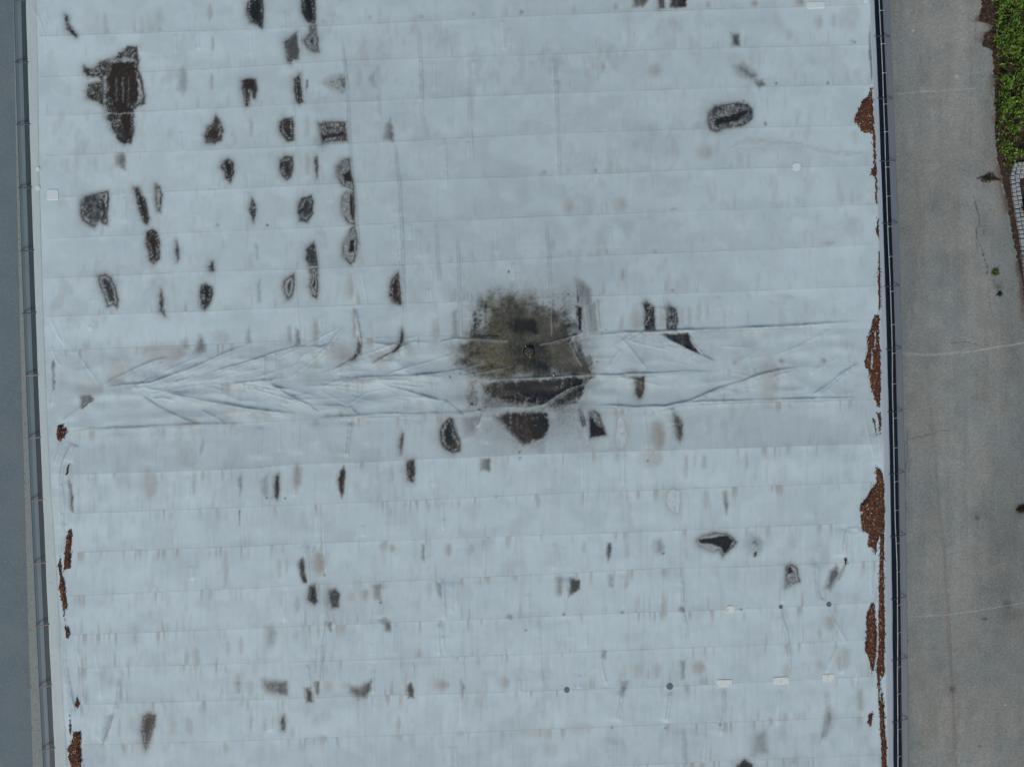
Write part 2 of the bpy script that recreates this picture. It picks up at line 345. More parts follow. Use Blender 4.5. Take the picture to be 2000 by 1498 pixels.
# ---- folds and wrinkles standing up in the sheet:   (points, height cm, half width cm)
W = [
 ([(127,688),(150,690),(168,715),(185,738),(192,755)],.8,2), ([(197,758),(228,738),(270,718),(300,705),(330,698)],1.4,2.6),
 ([(197,760),(240,752),(295,748),(345,730),(400,710),(440,690),(490,672)],2.0,2.6), ([(384,740),(440,720),(500,702),(540,688),(580,678),(630,678),(660,668)],1.7,2.3),
 ([(310,767),(340,770),(400,783),(470,795),(540,805),(590,810)],1.8,2.6), ([(275,772),(310,795),(350,815),(385,828)],1.3,2.3), ([(390,800),(420,815),(440,828)],1.1,2.2),
 ([(135,842),(190,838),(380,829),(480,827)],1.5,2.2), ([(455,749),(500,746),(535,744),(545,733),(550,726)],1.2,2), ([(560,744),(600,715),(640,680),(655,660),(675,635)],1.3,3),
 ([(575,720),(590,700),(600,690),(640,676)],.7,2.4), ([(530,750),(560,770),(600,790),(630,812)],1.6,2.4), ([(605,792),(660,792),(685,797),(704,814)],1.3,2.2),
 ([(645,728),(680,708),(702,693),(703,665),(697,630),(690,600)],2.0,2.3), ([(720,718),(740,704),(765,690),(790,675),(803,672)],2.0,2.4), ([(650,740),(700,738),(760,736),(810,734),(850,730),(900,722),(945,711)],1.6,2),
 ([(896,735),(950,727),(995,717)],1.5,1.9), ([(745,752),(800,765),(862,783)],2,2.2), ([(866,780),(885,795),(908,815)],1.8,1.8), ([(590,755),(640,754),(700,757)],.8,2),
 ([(672,793),(690,785),(715,768),(765,760)],1.0,2), ([(730,808),(780,808),(786,795),(788,778)],1.0,2), ([(600,816),(640,815),(700,812),(730,810),(830,808),(890,808),(935,803),(950,797),(1000,795),(1030,798),(1062,792)],1.3,2.4),
 ([(1058,794),(1080,780),(1096,768),(1110,760),(1140,751)],2.4,2.4), ([(930,800),(945,806),(938,828),(930,836)],1.6,2), ([(957,806),(955,850),(952,870)],1.1,1.6),
 ([(853,684),(862,668),(890,662),(960,664),(990,667)],2.0,2.4), ([(720,668),(745,672),(760,674),(810,668),(850,670)],1.1,2.4), ([(1055,674),(1080,668),(1110,659),(1130,653)],1.8,2),
 ([(1138,652),(1120,658),(1113,670),(1122,690),(1135,714)],2.4,2.2), ([(1120,664),(1160,655),(1220,650),(1290,648),(1340,645),(1400,643),(1500,639),(1600,633),(1692,628)],2.0,2.6),
 ([(1210,658),(1230,680),(1250,705),(1262,720)],1.1,2.2), ([(1215,662),(1260,675),(1310,685)],.8,2), ([(1290,655),(1330,675),(1370,695),(1400,708)],1.6,2), ([(1343,652),(1355,675),(1378,698)],1.0,2),
 ([(948,746),(1000,740),(1050,738),(1130,734),(1210,733),(1222,731),(1300,728),(1350,726),(1420,727)],1.8,1.9), ([(1208,736),(1230,741),(1240,738)],1.2,1.8), ([(1150,793),(1190,792),(1240,795),(1300,793),(1350,782),(1400,760),(1450,745),(1480,733),(1530,722),(1580,715)],1.9,2.3),
 ([(1310,791),(1360,785),(1500,781),(1600,778),(1690,778)],1.7,2.2), ([(1580,776),(1620,750),(1650,725),(1682,708)],1.7,2.3), ([(1508,742),(1520,732),(1560,722)],.8,2),
 ([(1119,771),(1130,784),(1135,802),(1147,860)],.9,1.4), ([(1147,812),(1149,850),(1147,890)],1.1,1.6), ([(1185,725),(1200,700),(1215,680)],.8,3), ([(1170,650),(1166,600),(1164,582)],1.4,1.8), ([(1140,590),(1143,620),(1149,658)],1.6,1.8),
 ([(97,620),(110,650),(132,684)],1.0,2.2), ([(100,676),(108,700),(120,718)],.8,2.2), ([(105,700),(105,760),(104,785),(97,800)],1.2,2), ([(120,640),(125,665),(145,690)],.7,2), ([(118,828),(135,812),(158,797),(184,778)],1.2,1.8), ([(120,862),(112,890),(104,910)],.8,2),
 ([(150,862),(136,880),(124,905),(120,940),(125,990),(124,1060),(121,1120)],1.7,2), ([(152,868),(145,885),(138,905)],1.1,2), ([(133,935),(131,1000),(129,1040)],1.0,1.5), ([(127,1240),(129,1300),(137,1345),(146,1385),(140,1430)],1.6,2),
 ([(149,1258),(158,1300),(162,1380)],.9,2), ([(183,1262),(190,1300),(198,1370)],.7,3), ([(236,1320),(232,1370),(218,1420),(203,1455),(196,1458)],1.6,2.2), ([(209,1395),(204,1430),(197,1452)],.9,1.6), ([(158,1480),(165,1500),(170,1530)],1.2,2),
 ([(60,10),(75,35),(84,60),(92,110)],.8,2), ([(84,10),(98,50),(104,90)],.6,2), ([(1655,1032),(1650,1060),(1651,1090)],1.6,2.4), ([(1651,1034),(1675,1030),(1682,1045)],1.2,2.4), ([(1596,1095),(1596,1150),(1600,1168),(1615,1177)],1.4,2.2),
 ([(1530,1130),(1529,1180)],.7,1.8), ([(1522,1192),(1535,1230),(1541,1270),(1543,1325)],1.3,2.2), ([(1613,1185),(1630,1215),(1655,1260)],.7,3), ([(1617,1345),(1618,1400),(1605,1455)],1.5,2), ([(1524,1345),(1520,1390),(1518,1420)],1.0,2),
 ([(1640,1260),(1625,1290),(1612,1318)],.9,3), ([(1662,1265),(1650,1300),(1642,1318)],.8,3), ([(1708,845),(1713,880),(1715,910)],1.2,1.4), ([(1715,845),(1718,880),(1719,915)],1.0,1.3), ([(1685,790),(1695,850),(1708,900)],.7,2.5), ([(1695,1030),(1700,1100),(1703,1170)],.6,2.5),
 ([(1217,1348),(1212,1380),(1206,1412)],1.5,2), ([(1310,1348),(1306,1380),(1303,1412)],1.5,2.2), ([(1415,1342),(1414,1400),(1407,1440)],1.4,2), ([(1336,1420),(1338,1520)],1.3,1.8), ([(1202,1440),(1199,1520)],1.1,1.8), ([(1380,1430),(1374,1490)],.9,1.8),
 ([(1335,1105),(1333,1150),(1334,1192),(1342,1230),(1341,1270)],1.5,1.7), ([(1054,1208),(1055,1270),(1059,1345)],1.1,1.7), ([(1107,1125),(1106,1210)],1.4,1.7), ([(1217,1120),(1217,1192)],1.0,1.7), ([(1274,1270),(1270,1335)],.9,1.7), ([(1173,1275),(1177,1310),(1186,1340)],.9,2), ([(1108,1212),(1110,1250)],.8,1.6), ([(1145,1210),(1146,1268)],.7,1.5),
 ([(635,1152),(640,1210),(632,1260),(627,1350)],1.5,1.8), ([(775,1215),(773,1283)],1.1,1.7), ([(855,1215),(858,1283)],1.0,1.7), ([(745,1140),(746,1210)],1.2,1.6), ([(865,1130),(870,1215)],1.2,1.8), ([(601,1060),(602,1130),(607,1145)],1.3,1.6), ([(630,1000),(633,1070),(638,1125)],1.0,1.8),
 ([(600,1295),(606,1350)],1.0,1.8), ([(730,1295),(727,1355)],.9,1.8), ([(806,1290),(810,1360)],.9,1.7), ([(902,1320),(900,1420)],.9,1.7), ([(872,1290),(873,1350)],.8,1.7),
 ([(665,60),(672,110),(679,170),(686,320),(694,375),(700,470),(703,560)],1.8,1.6), ([(739,125),(742,240)],1.3,1.6), ([(769,262),(777,330),(782,375),(788,500),(790,600),(791,660)],1.7,1.6), ([(767,435),(775,500),(781,540)],1.0,1.6),
 ([(817,45),(822,110),(825,190),(826,260)],1.3,1.8), ([(915,165),(918,200),(922,300),(921,330)],1.2,1.7), ([(870,270),(872,330),(871,372)],1.1,1.8), ([(852,430),(856,500),(860,560)],1.3,1.6), ([(895,460),(897,560),(901,664)],1.6,1.6), ([(848,590),(856,668)],.9,1.7), ([(704,525),(712,570),(716,600)],.9,2.2),
 ([(1087,105),(1088,180),(1092,290),(1095,370)],1.5,1.6), ([(1162,75),(1164,170)],1.0,1.8), ([(1066,425),(1073,500),(1077,600),(1077,655)],1.5,1.7), ([(555,20),(556,60)],.7,1.6), ([(586,50),(588,130),(590,200)],1.0,1.6), ([(575,205),(575,320)],1.0,1.6), ([(625,205),(626,360)],.9,1.6), ([(617,440),(621,520),(623,590)],1.0,1.6),
 ([(576,540),(580,600),(588,672)],1.0,1.7), ([(696,600),(702,640),(704,668)],1.2,1.8), ([(272,60),(274,110)],.9,1.4), ([(352,255),(353,290),(362,298)],1.0,1.3), ([(508,905),(510,1050)],.8,1.5), ([(512,830),(508,900)],1.1,1.8), ([(592,822),(587,890)],1.1,1.8), ([(686,822),(678,895)],1.5,2), ([(720,818),(716,870)],.8,1.6), ([(792,818),(789,845)],.9,1.6), ([(623,825),(617,870)],.8,1.6),
 ([(1258,800),(1263,880)],.9,2), ([(1313,795),(1318,830)],1.2,1.6), ([(1201,800),(1202,880)],.9,1.5), ([(884,816),(893,850),(901,868)],2.2,1.5), ([(1135,880),(1137,950)],.8,1.8), ([(1290,560),(1300,640)],.6,1.6), ([(1256,590),(1257,648)],1.2,1.3), ([(1300,596),(1300,645)],1.2,1.3), ([(947,1050),(946,1130)],.9,1.6), ([(1083,1060),(1080,1115)],.8,1.6),
]
for k in range(95):     # many short faint creases squarely across the sheets
    s = full[rng.integers(0, len(full)-1)]; u0 = float(rng.normal(900, 330)); u0 = min(max(u0, 180), 1650)
    va = float(np.interp(u0, SI[s][0], SI[s][1])); ln = float(rng.uniform(22, 74)); a = float(rng.uniform(0, 76-ln)) if ln < 74 else 2
    W.append(([(u0, va+a), (u0+rng.uniform(-2, 3), va+a+ln)], float(rng.uniform(.3, .85)), float(rng.uniform(1.4, 2.4))))
for k in range(46):     # fine creases fanning out along the valley
    a_ = rng.uniform(-.42, .42); r0 = rng.uniform(30, 560); ln = rng.uniform(40, 150); u0 = 215+r0; v0 = 758+r0*a_*.28+rng.uniform(-22, 22)
    if not 668 < v0 < 818: continue
    a2 = a_*.9+rng.uniform(-.35, .35); W.append(([(u0, v0), (u0+ln*.5, v0+ln*.5*a2+rng.uniform(-4, 4)), (u0+ln, v0+ln*a2)], float(rng.uniform(.4, .95)), float(rng.uniform(1.4, 2.6))))
for k in range(16):
    u0 = rng.uniform(1160, 1640); v0 = rng.uniform(665, 765); ln = rng.uniform(30, 90); a2 = rng.uniform(-.7, .3); W.append(([(u0, v0), (u0+ln, v0+ln*a2)], float(rng.uniform(.3, .6)), 2.2))
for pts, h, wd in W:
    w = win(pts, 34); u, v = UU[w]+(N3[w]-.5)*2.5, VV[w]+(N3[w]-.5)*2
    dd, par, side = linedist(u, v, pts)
    tap = sm(0, .16, par)*sm(1, .84, par)*(.75+.5*(N2[w]))
    ht = h*(.45+.75*vnoise(UU[w], VV[w], 46, seed=63)); H[w] += tap*sm(34, 18, dd)*(.80*ht*np.exp(-(dd/(wd*1.1))**2)+.50*ht*np.exp(-dd/13)+(h > 1.0)*.60*ht*np.exp(-dd/22)*sm(-.2, .6, side*np.minimum(dd/4, 1)))
    tone[w] += tap*(.075-.04*(h > 1.2))*min(h, 1.4)*np.exp(-(dd/1.5)**2)-tap*(.085+.07*(h > 1.2))*min(h, 1.6)*np.exp(-((dd-wd*1.6)/1.5)**2)*(.55+.45*side)      # fold light painted in: pale crest, shade along one foot
# broad billows
vb = sm(655, 690, VV+.03*(UU-900))*sm(835, 790, VV+.03*(UU-900))
H += vb*(2.2*(vnoise(UU+VV*.6, VV-UU*.12, 75, 26, seed=64, octv=2)-.5)+2.2*(np.abs(vnoise(UU-VV*.7, VV+UU*.1, 95, 34, seed=65, octv=2)-.5)*-2+.3))*sm(100, 160, UU)*sm(1720, 1640, UU)*(1-.4*sm(1200, 1300, UU))
eb = sm(1590, 1700, UU)*sm(800, 1100, VV); H += eb*1.6*(vnoise(UU+VV*.25, VV, 16, 70, seed=66, octv=2)-.5); H += sm(190, 110, UU)*sm(850, 1000, VV)*1.2*(vnoise(UU-VV*.1, VV, 12, 90, seed=67, octv=2)-.5)
H += 1.1*(vnoise(UU, VV, 120, 60, seed=60, octv=2)-.5)+.35*(vnoise(UU, VV, 26, seed=61)-.5)+.22*(vnoise(UU, VV, 9, 40, seed=62)-.5)

# ---- crusts left by dried puddles: outline, core strength, core inset, crust strength
def K(poly, core=.95, cd=5, band=.72, brown=0, halo=.40, corepoly=None, warp=1.0):
    rs, rd = random.choice((0, 0, .1, .25, .5)), random.uniform(3.6, 6.5)
    w = win(poly, 26); u, v = UU[w]+WX[w]*.45*warp, VV[w]+WY[w]*.45*warp
    d_ = polydist(u, v, poly)
    u0_, u1_ = min(p[0] for p in poly), max(p[0] for p in poly); fu = np.clip((UU[w]-u0_)/(u1_-u0_+1), 0, 1)
    fw = (1-fu)*random.uniform(.2, 1.6); ins = sm(-3.0-3.0*fw, 2.6+2.2*fw, d_); ring = .86*np.exp(-((d_-1.8)/(1.8+fw))**2)*sm(.28, .62, N3[w]+.35*fu)*(1-.25*fw)
    cc = sm(0, 5, polydist(u, v, corepoly)) if corepoly else sm(cd, cd+4, d_+(fu-.5)*4)
    spk = SPK[w]
    so_ = np.maximum(ring*(.75+.25*N3[w]), ins*((1-cc)*min(band*1.18, .90)*(.62+.55*N2[w])+cc*min(core*1.06, .98)*(.92+.12*spk)))
    so_ = so_*(1-FLK[w]*(.50-.30*cc)*sm(.35, .6, N3[w]+.15))*(1-(1-cc*.6)*rs*np.exp(-((d_-rd)/1.5)**2)*sm(.3, .6, N3[w]+(fu-.5)*.3))
    over(soot, w, np.clip(so_, 0, .97)); over(soot, w, .42*np.exp(-np.maximum(-d_, 0)/(2.2+3.4*(1-fu)))*(d_ < .8))
    over(tan, w, halo*1.2*np.exp(-np.maximum(-d_, 0)/4.5)*(.6+.8*N3[w]))
    chalk[w] = np.maximum(chalk[w], .26*ins*(1-cc)*sm(3, 5, d_)*sm(.56, .66, N1[w])*(N3[w] > .42))
def S(poly, amt, soft=7, a='soot', spk=.10, warp=1.0):      # soft smudge
    arr = dict(soot=soot, tan=tan, alg=alg)[a]; w = win(poly, soft*2+8)
    d_ = polydist(UU[w]+WX[w]*.6*warp, VV[w]+WY[w]*.6*warp, poly)
    if a == 'alg': d_ = d_+(N1[w]-.5)*soft*.35+(N2[w]-.5)*soft*.6+(N3[w]-.5)*soft*2.2
    u0_, u1_ = min(p[0] for p in poly), max(p[0] for p in poly); fu = np.clip((UU[w]-u0_)/(u1_-u0_+1), 0, 1); ra = 1-fu*.62
    f = sm(-soft*1.25*ra-.8, soft*(2.3*ra-.2)+.8, d_)*(.84+.28*fu)*(1-spk+spk*1.5*SPK[w])*((.70+.42*AV[w]+.25*N3[w]) if a != 'alg' else (.80+.30*N2[w]+.15*N3[w])); f = f*(1-FLK[w]*min(spk, .4))
    over(arr, w, np.clip(amt*f, 0, .97))
    if a == 'soot': over(tan, w, .50*sm(-soft*1.5, soft*1.1, d_)*min(1, amt*1.5))
def E(u, v, ru, rv, amt, a='tan', soft=6, spk=.15, lean=0):
    S([(u+ru*math.cos(t)+lean*math.sin(t)*rv, v+rv*math.sin(t)) for t in np.linspace(0, 2*math.pi, 11)[:-1]], amt, soft, a, spk)
def C(poly):                                              # pale scale with a brown rim
    w = win(poly, 20); d_ = polydist(UU[w]+WX[w]*.5, VV[w]+WY[w]*.5, poly)
    over(tan, w, .60*np.exp(-(np.maximum(-d_, 0)/5)**1)*sm(1.5, -1, d_)*(.7+.5*N3[w])); tan[w] *= 1-.6*sm(0, 3, d_)
    over(chalk, w, .42*np.exp(-((d_-1.5)/1.5)**2)*sm(.3, .6, N3[w])+.34*sm(2, 5, d_)*sm(.5, .7, N1[w])); over(soot, w, .22*sm(2, 6, d_)*sm(.55, .72, N2[w]))

K([(127,30),(133,33),(136,50),(143,58),(153,72),(148,74),(138,66),(130,55)],.9,2)
BIG = [(213,117),(225,112),(240,100),(250,92),(268,92),(270,115),(272,140),(280,165),(284,190),(282,203),(270,208),(262,215),(263,240),(262,265),(255,280),(243,284),(232,275),(218,252),(207,232),(203,210),(190,200),(172,195),(167,180),(172,165),(195,160),(193,152),(170,150),(163,140),(165,130),(180,135),(195,122)]
K(BIG,.93,7,.74,corepoly=[(222,122),(236,116),(252,121),(262,116),(267,134),(266,152),(276,172),(271,194),(258,204),(259,238),(254,262),(246,274),(238,258),(233,228),(222,214),(216,196),(208,186),(212,168),(205,156),(214,140)],warp=1.7)
for p, a in (([(200,150),(206,150),(208,215),(222,255),(214,250),(203,222)],.55),([(266,142),(274,160),(280,195),(268,205),(270,170)],.55),([(212,114),(262,113),(262,120),(214,124)],.45),([(203,221),(263,220),(263,223),(203,224)],.7),
             ([(226,150),(229,150),(230,200),(226,200)],.38),([(238,152),(241,152),(241,200),(238,200)],.5),([(250,150),(253,150),(253,210),(250,210)],.32)):
    w = win(p, 10); d_ = polydist(UU[w]+WX[w]*.9, VV[w]+WY[w]*.6, p); soot[w] *= 1-a*sm(-2, 2, d_)*(.4+.8*SPK[w])
KK = [
 ([(482,8),(488,0),(512,-12),(515,10),(515,40),(513,57),(503,50),(488,45),(480,30)],.9,6),([(586,-12),(616,-12),(617,40),(614,48),(602,46),(590,30)],.93,6),
 ([(472,158),(482,154),(500,155),(503,175),(499,195),(493,190),(490,178),(486,207),(480,209),(476,195),(472,175)],.9,3.5),([(574,155),(586,145),(588,160),(592,200),(584,204),(578,200),(575,180)],.95,3.5),
 ([(422,225),(432,240),(436,255),(433,275),(420,281),(402,280),(398,265),(405,248),(415,240)],.8,6),([(546,238),(555,231),(572,231),(575,245),(574,275),(562,277),(550,265),(545,250)],.82,6),
 ([(435,315),(446,309),(457,318),(458,338),(450,358),(441,350),(438,338),(430,328)],.92,6),([(546,312),(557,304),(572,306),(574,322),(569,345),(560,353),(550,345),(545,330)],.8,8),([(615,310),(620,306),(622,325),(620,348),(616,335)],.8,1),
 ([(261,368),(270,366),(276,380),(284,388),(288,405),(292,428),(288,440),(281,435),(275,420),(268,400)],.93,3.5),([(286,455),(298,448),(308,453),(313,475),(312,508),(300,517),(292,510),(288,490),(283,475)],.92,7),
 ([(344,470),(349,485),(350,505),(346,510),(343,490)],.7,1),([(412,512),(417,510),(419,530),(410,530),(408,522)],.7,1),([(315,565),(319,580),(320,605),(323,618),(317,612),(311,608),(312,580)],.75,2),
 ([(392,560),(402,554),(415,560),(417,575),(410,595),(400,606),(394,602),(390,580)],.93,7),([(488,400),(492,388),(500,400),(500,420),(495,435),(488,415)],.6,4),([(583,395),(590,387),(609,381),(613,392),(611,420),(600,434),(585,432),(581,415)],.75,8),
 ([(598,490),(605,478),(614,473),(618,490),(621,520),(602,520),(597,505)],.75,4),([(604,525),(621,522),(622,570),(619,585),(610,578),(604,560),(608,540)],.85,5),
 ([(760,560),(765,545),(778,530),(781,550),(785,590),(784,596),(768,593),(761,580)],.9,4),([(700,660),(706,675),(704,690),(692,702),(685,705),(695,690)],.6,2),([(785,640),(789,655),(787,670),(778,684),(766,692),(768,686),(780,668)],.75,1.5),
 ([(866,825),(878,816),(884,818),(893,850),(900,865),(899,880),(885,886),(870,878),(860,865),(858,840)],.97,7),([(788,843),(786,870),(783,886),(780,870),(784,850)],.8,1),
 ([(1125,597),(1137,600),(1136,645),(1139,650),(1130,645),(1127,620)],.97,.5),([(1239,736),(1259,735),(1259,760),(1255,775),(1248,780),(1242,770)],.75,1),
 ([(1131,795),(1137,805),(1145,830),(1138,835),(1133,820)],.8,3),([(794,905),(800,898),(810,898),(811,925),(808,942),(797,938),(794,920)],.85,3),([(545,925),(546,950),(543,975),(537,970),(535,950),(538,930)],.8,1.5),
 ([(604,1145),(615,1140),(620,1175),(615,1180),(600,1170)],.85,3),([(642,1152),(655,1150),(664,1160),(660,1185),(648,1187),(642,1170)],.7,2),([(549,1405),(554,1396),(558,1410),(556,1427),(550,1425)],.6,1),
 ([(1287,-2),(1297,-2),(1297,17),(1288,18)],.7,1),([(1440,1492),(1455,1482),(1470,1492),(1470,1510),(1435,1510)],.9,3),
]
for p, c, cd in KK: K(p, c, cd)
K([(605,48),(617,48),(622,80),(623,103),(614,104),(598,92),(592,80),(605,65)],.75,9,.5)
K([(579,63),(584,100),(584,116),(572,118),(568,126),(561,118),(556,95),(555,83),(568,72)],.66,3,.6)
S([(626,163),(645,150),(672,143),(674,155),(675,180),(670,184),(645,175)],.40,7,'soot',.5); K([(665,155),(674,152),(674,175),(667,170)],.8,2,.5,halo=.1)
K([(621,240),(627,243),(634,238),(670,239),(676,240),(679,277),(645,278),(627,284)],.85,9,.62,corepoly=[(624,248),(632,262),(672,255),(676,268),(640,272),(628,280)])
K([(657,325),(665,315),(683,309),(687,340),(691,360),(692,375),(685,372),(668,362),(657,345)],.95,9,.5,corepoly=[(667,340),(685,330),(690,358),(672,358)])
K([(675,375),(692,375),(694,405),(693,440),(680,437),(670,420),(666,400),(668,385)],.95,9,.45,corepoly=[(682,378),(693,376),(694,436),(686,432),(680,405)])
K([(685,445),(693,440),(699,470),(698,490),(692,512),(685,517),(675,508),(668,498),(670,475),(680,460)],.9,7,.4,corepoly=[(682,468),(694,465),(694,495),(678,494)])
K([(158,390),(168,382),(185,378),(212,372),(213,385),(210,440),(202,438),(195,430),(185,445),(172,440),(160,430),(156,410)],.85,40,.66,corepoly=[(196,384),(206,392),(209,428),(203,434),(197,410)])
K([(303,360),(312,365),(317,380),(313,415),(306,412),(303,390)],.5,5,.45)
K([(191,540),(205,535),(217,542),(226,560),(232,590),(228,603),(222,595),(210,600),(205,585),(195,560)],.72,7,.62)
K([(556,548),(570,537),(575,533),(575,565),(570,580),(562,586),(556,575),(553,560)],.7,6,.35)
K([(1383,220),(1395,208),(1440,200),(1460,204),(1471,215),(1470,232),(1455,246),(1420,252),(1400,259),(1387,255),(1381,240)],.97,9,.62,corepoly=[(1392,232),(1425,224),(1460,212),(1462,222),(1440,238),(1410,243),(1398,248)])
K([(1258,593),(1262,589),(1278,600),(1280,645),(1259,645)],.8,30,.75); K([(1302,600),(1306,595),(1320,602),(1325,622),(1320,646),(1302,643)],.8,30,.60)
S([(957,808),(990,804),(1050,803),(1072,806),(1073,835),(1066,853),(1050,860),(1035,868),(1022,872),(1010,863),(1000,852),(985,838),(965,822)],.95,8,'soot',.22,1.3); S([(950,806),(1082,804),(1082,845),(1060,880),(1005,880),(980,850)],.30,12,'soot',.3,1.5)
K([(1150,803),(1162,802),(1172,812),(1180,835),(1185,850),(1170,852),(1153,856),(1150,830)],.92,30,.5,corepoly=[(1150,806),(1158,815),(1166,828),(1178,832),(1188,852),(1170,855),(1152,858),(1148,835)])
K([(1315,810),(1325,813),(1333,825),(1334,850),(1327,862),(1321,850),(1318,830)],.75,4,.6)
K([(1360,1055),(1375,1045),(1395,1040),(1420,1041),(1432,1050),(1439,1058),(1430,1070),(1420,1080),(1411,1088),(1405,1075),(1395,1078),(1380,1072),(1365,1065)],.92,30,.26,corepoly=[(1358,1050),(1378,1050),(1400,1046),(1420,1043),(1436,1055),(1428,1070),(1414,1086),(1406,1070),(1388,1064),(1366,1062)])
K([(1535,1105),(1545,1100),(1556,1108),(1560,1125),(1562,1135),(1545,1143),(1534,1148)],.85,30,.45,corepoly=[(1536,1106),(1546,1103),(1552,1116),(1540,1124),(1535,1120)])
K([(278,1400),(290,1390),(304,1395),(303,1415),(296,1435),(290,1455),(284,1465),(278,1445),(275,1425)],.72,3,.6)
C([(1206,825),(1210,813),(1218,822),(1225,845),(1222,865),(1214,878),(1205,875),(1203,850)]); C([(1303,965),(1315,955),(1326,960),(1327,980),(1325,1003),(1310,995),(1303,985)]); S([(1452,1055),(1465,1042),(1480,1045),(1492,1055),(1490,1075),(1475,1086),(1460,1078)],.26,9,'soot',.7); S([(1464,1050),(1482,1050),(1486,1064),(1474,1072),(1462,1066)],.30,6,'soot',1.2)
SS_ = [  # soft smudges: polygon, strength, softness
 ([(225,303),(238,296),(246,305),(246,333),(238,332),(225,322)],.5,5),([(350,140),(358,130),(364,140),(365,175),(357,187),(348,175)],.34,6),([(597,155),(602,155),(603,170),(598,184)],.6,2),([(720,150),(733,140),(735,172),(728,172),(720,160)],.28,5),
 ([(750,262),(755,243),(763,232),(767,250),(770,277),(749,272)],.48,4),([(498,475),(504,478),(505,505),(500,510)],.25,3),([(500,555),(508,545),(510,590),(503,590)],.3,4),([(560,640),(567,635),(573,672),(562,672)],.34,4),([(577,640),(585,645),(588,674),(578,674)],.55,4),
 ([(383,670),(392,655),(402,672),(402,688),(388,692),(378,690)],.45,5),([(355,665),(365,660),(370,682),(352,685)],.28,6),([(482,650),(487,640),(492,670),(480,672)],.38,4),([(880,610),(893,600),(897,660),(882,660)],.36,5),([(156,772),(178,771),(184,778),(157,798)],.55,2.5),([(158,797),(184,778),(180,784),(162,799)],.9,1),
 ([(312,708),(318,706),(310,713)],.8,1.5),([(1234,-12),(1275,-12),(1262,8),(1255,14),(1236,17)],.66,4),([(1310,-12),(1343,-12),(1340,16),(1308,17)],.85,3),([(1427,66),(1444,66),(1444,90),(1430,92)],.6,5),([(1432,130),(1450,122),(1465,135),(1480,148),(1470,158),(1440,145)],.55,9),([(1472,160),(1490,156),(1494,168),(1482,174)],.62,5),([(1462,145),(1480,150),(1485,165),(1468,158)],.35,6),
 ([(1120,540),(1135,545),(1155,565),(1157,600),(1125,595)],.42,6),([(1140,590),(1165,590),(1170,650),(1150,655)],.42,6),([(1288,652),(1343,651),(1352,670),(1366,692),(1345,683),(1305,662)],.85,2),([(900,812),(945,806),(935,830),(928,850),(905,852)],.42,10),
 ([(938,895),(958,895),(958,922),(950,920),(938,918)],.52,4),([(673,908),(675,925),(672,960),(667,972),(660,955),(658,935),(664,920)],.9,4),([(512,935),(524,925),(525,960),(520,973),(510,960)],.34,5),([(465,935),(470,925),(473,945),(469,970)],.42,3),([(465,996),(470,996),(468,1027)],.6,1.5),([(390,875),(398,855),(396,880),(390,890)],.3,4),
 ([(1412,960),(1418,958),(1423,985),(1420,1005),(1414,990)],.5,3),([(1185,1060),(1194,1060),(1193,1085),(1188,1098),(1184,1080)],.66,3),([(1278,1055),(1290,1052),(1297,1065),(1295,1080),(1280,1080)],.40,7),([(582,1095),(592,1087),(596,1105),(600,1138),(592,1140),(583,1120)],.8,3.5),
 ([(726,1140),(745,1138),(744,1175),(730,1168)],.34,4),([(823,1062),(829,1062),(829,1098),(823,1090)],.45,2.5),([(850,1135),(862,1140),(863,1170),(855,1160)],.35,3),([(1111,1128),(1122,1126),(1133,1135),(1133,1150),(1122,1160),(1111,1165)],.68,3),([(1085,1125),(1100,1125),(1098,1162),(1086,1160)],.3,5),([(1187,1120),(1197,1122),(1198,1148),(1188,1145)],.36,4),
 ([(1610,1150),(1620,1115),(1635,1103),(1640,1120),(1622,1152)],.6,5),([(1630,1135),(1648,1105),(1653,1100),(1640,1132)],.5,3),([(516,1222),(532,1218),(540,1235),(536,1260),(520,1262)],.30,8),([(522,1230),(534,1228),(536,1248),(524,1250)],.38,5),([(751,1212),(763,1212),(763,1235),(753,1232)],.58,3),([(640,1216),(648,1214),(647,1232),(642,1232)],.5,2),
 ([(512,1325),(562,1330),(562,1357),(520,1355),(512,1340)],.58,7),([(594,1342),(608,1340),(612,1370),(598,1372)],.72,4),([(613,1330),(624,1330),(622,1357),(616,1352)],.6,3),([(680,1338),(700,1340),(727,1326),(725,1345),(715,1363),(700,1365),(682,1352)],.62,6),([(793,1338),(804,1332),(810,1350),(808,1363),(797,1362)],.68,3),
 ([(212,1395),(225,1392),(212,1435),(202,1460),(196,1455),(203,1420)],.26,3),([(1470,1435),(1495,1425),(1500,1470),(1468,1475)],.4,10),([(1175,1268),(1184,1270),(1183,1287),(1175,1283)],.38,3),([(1328,1290),(1338,1290),(1338,1325),(1330,1328)],.42,4),([(1210,1328),(1227,1328),(1226,1347),(1212,1347)],.34,4),([(900,1325),(907,1340),(904,1362),(900,1350)],.4,3),
 ([(134,935),(140,945),(144,975),(143,1000),(138,995),(135,960)],.6,2.5),([(1615,1370),(1625,1400),(1620,1430),(1600,1450)],.28,5),([(1672,1345),(1684,1345),(1686,1385),(1675,1385)],.34,8),([(1698,50),(1700,70),(1703,130),(1704,160),(1701,150),(1697,100)],.75,2),([(101,705),(106,700),(107,760),(103,765)],.5,1.5),
 ([(875,700),(890,690),(925,700),(925,712),(890,715)],.2,8),
]
for p, a, s_ in SS_: S(p, a, s_)
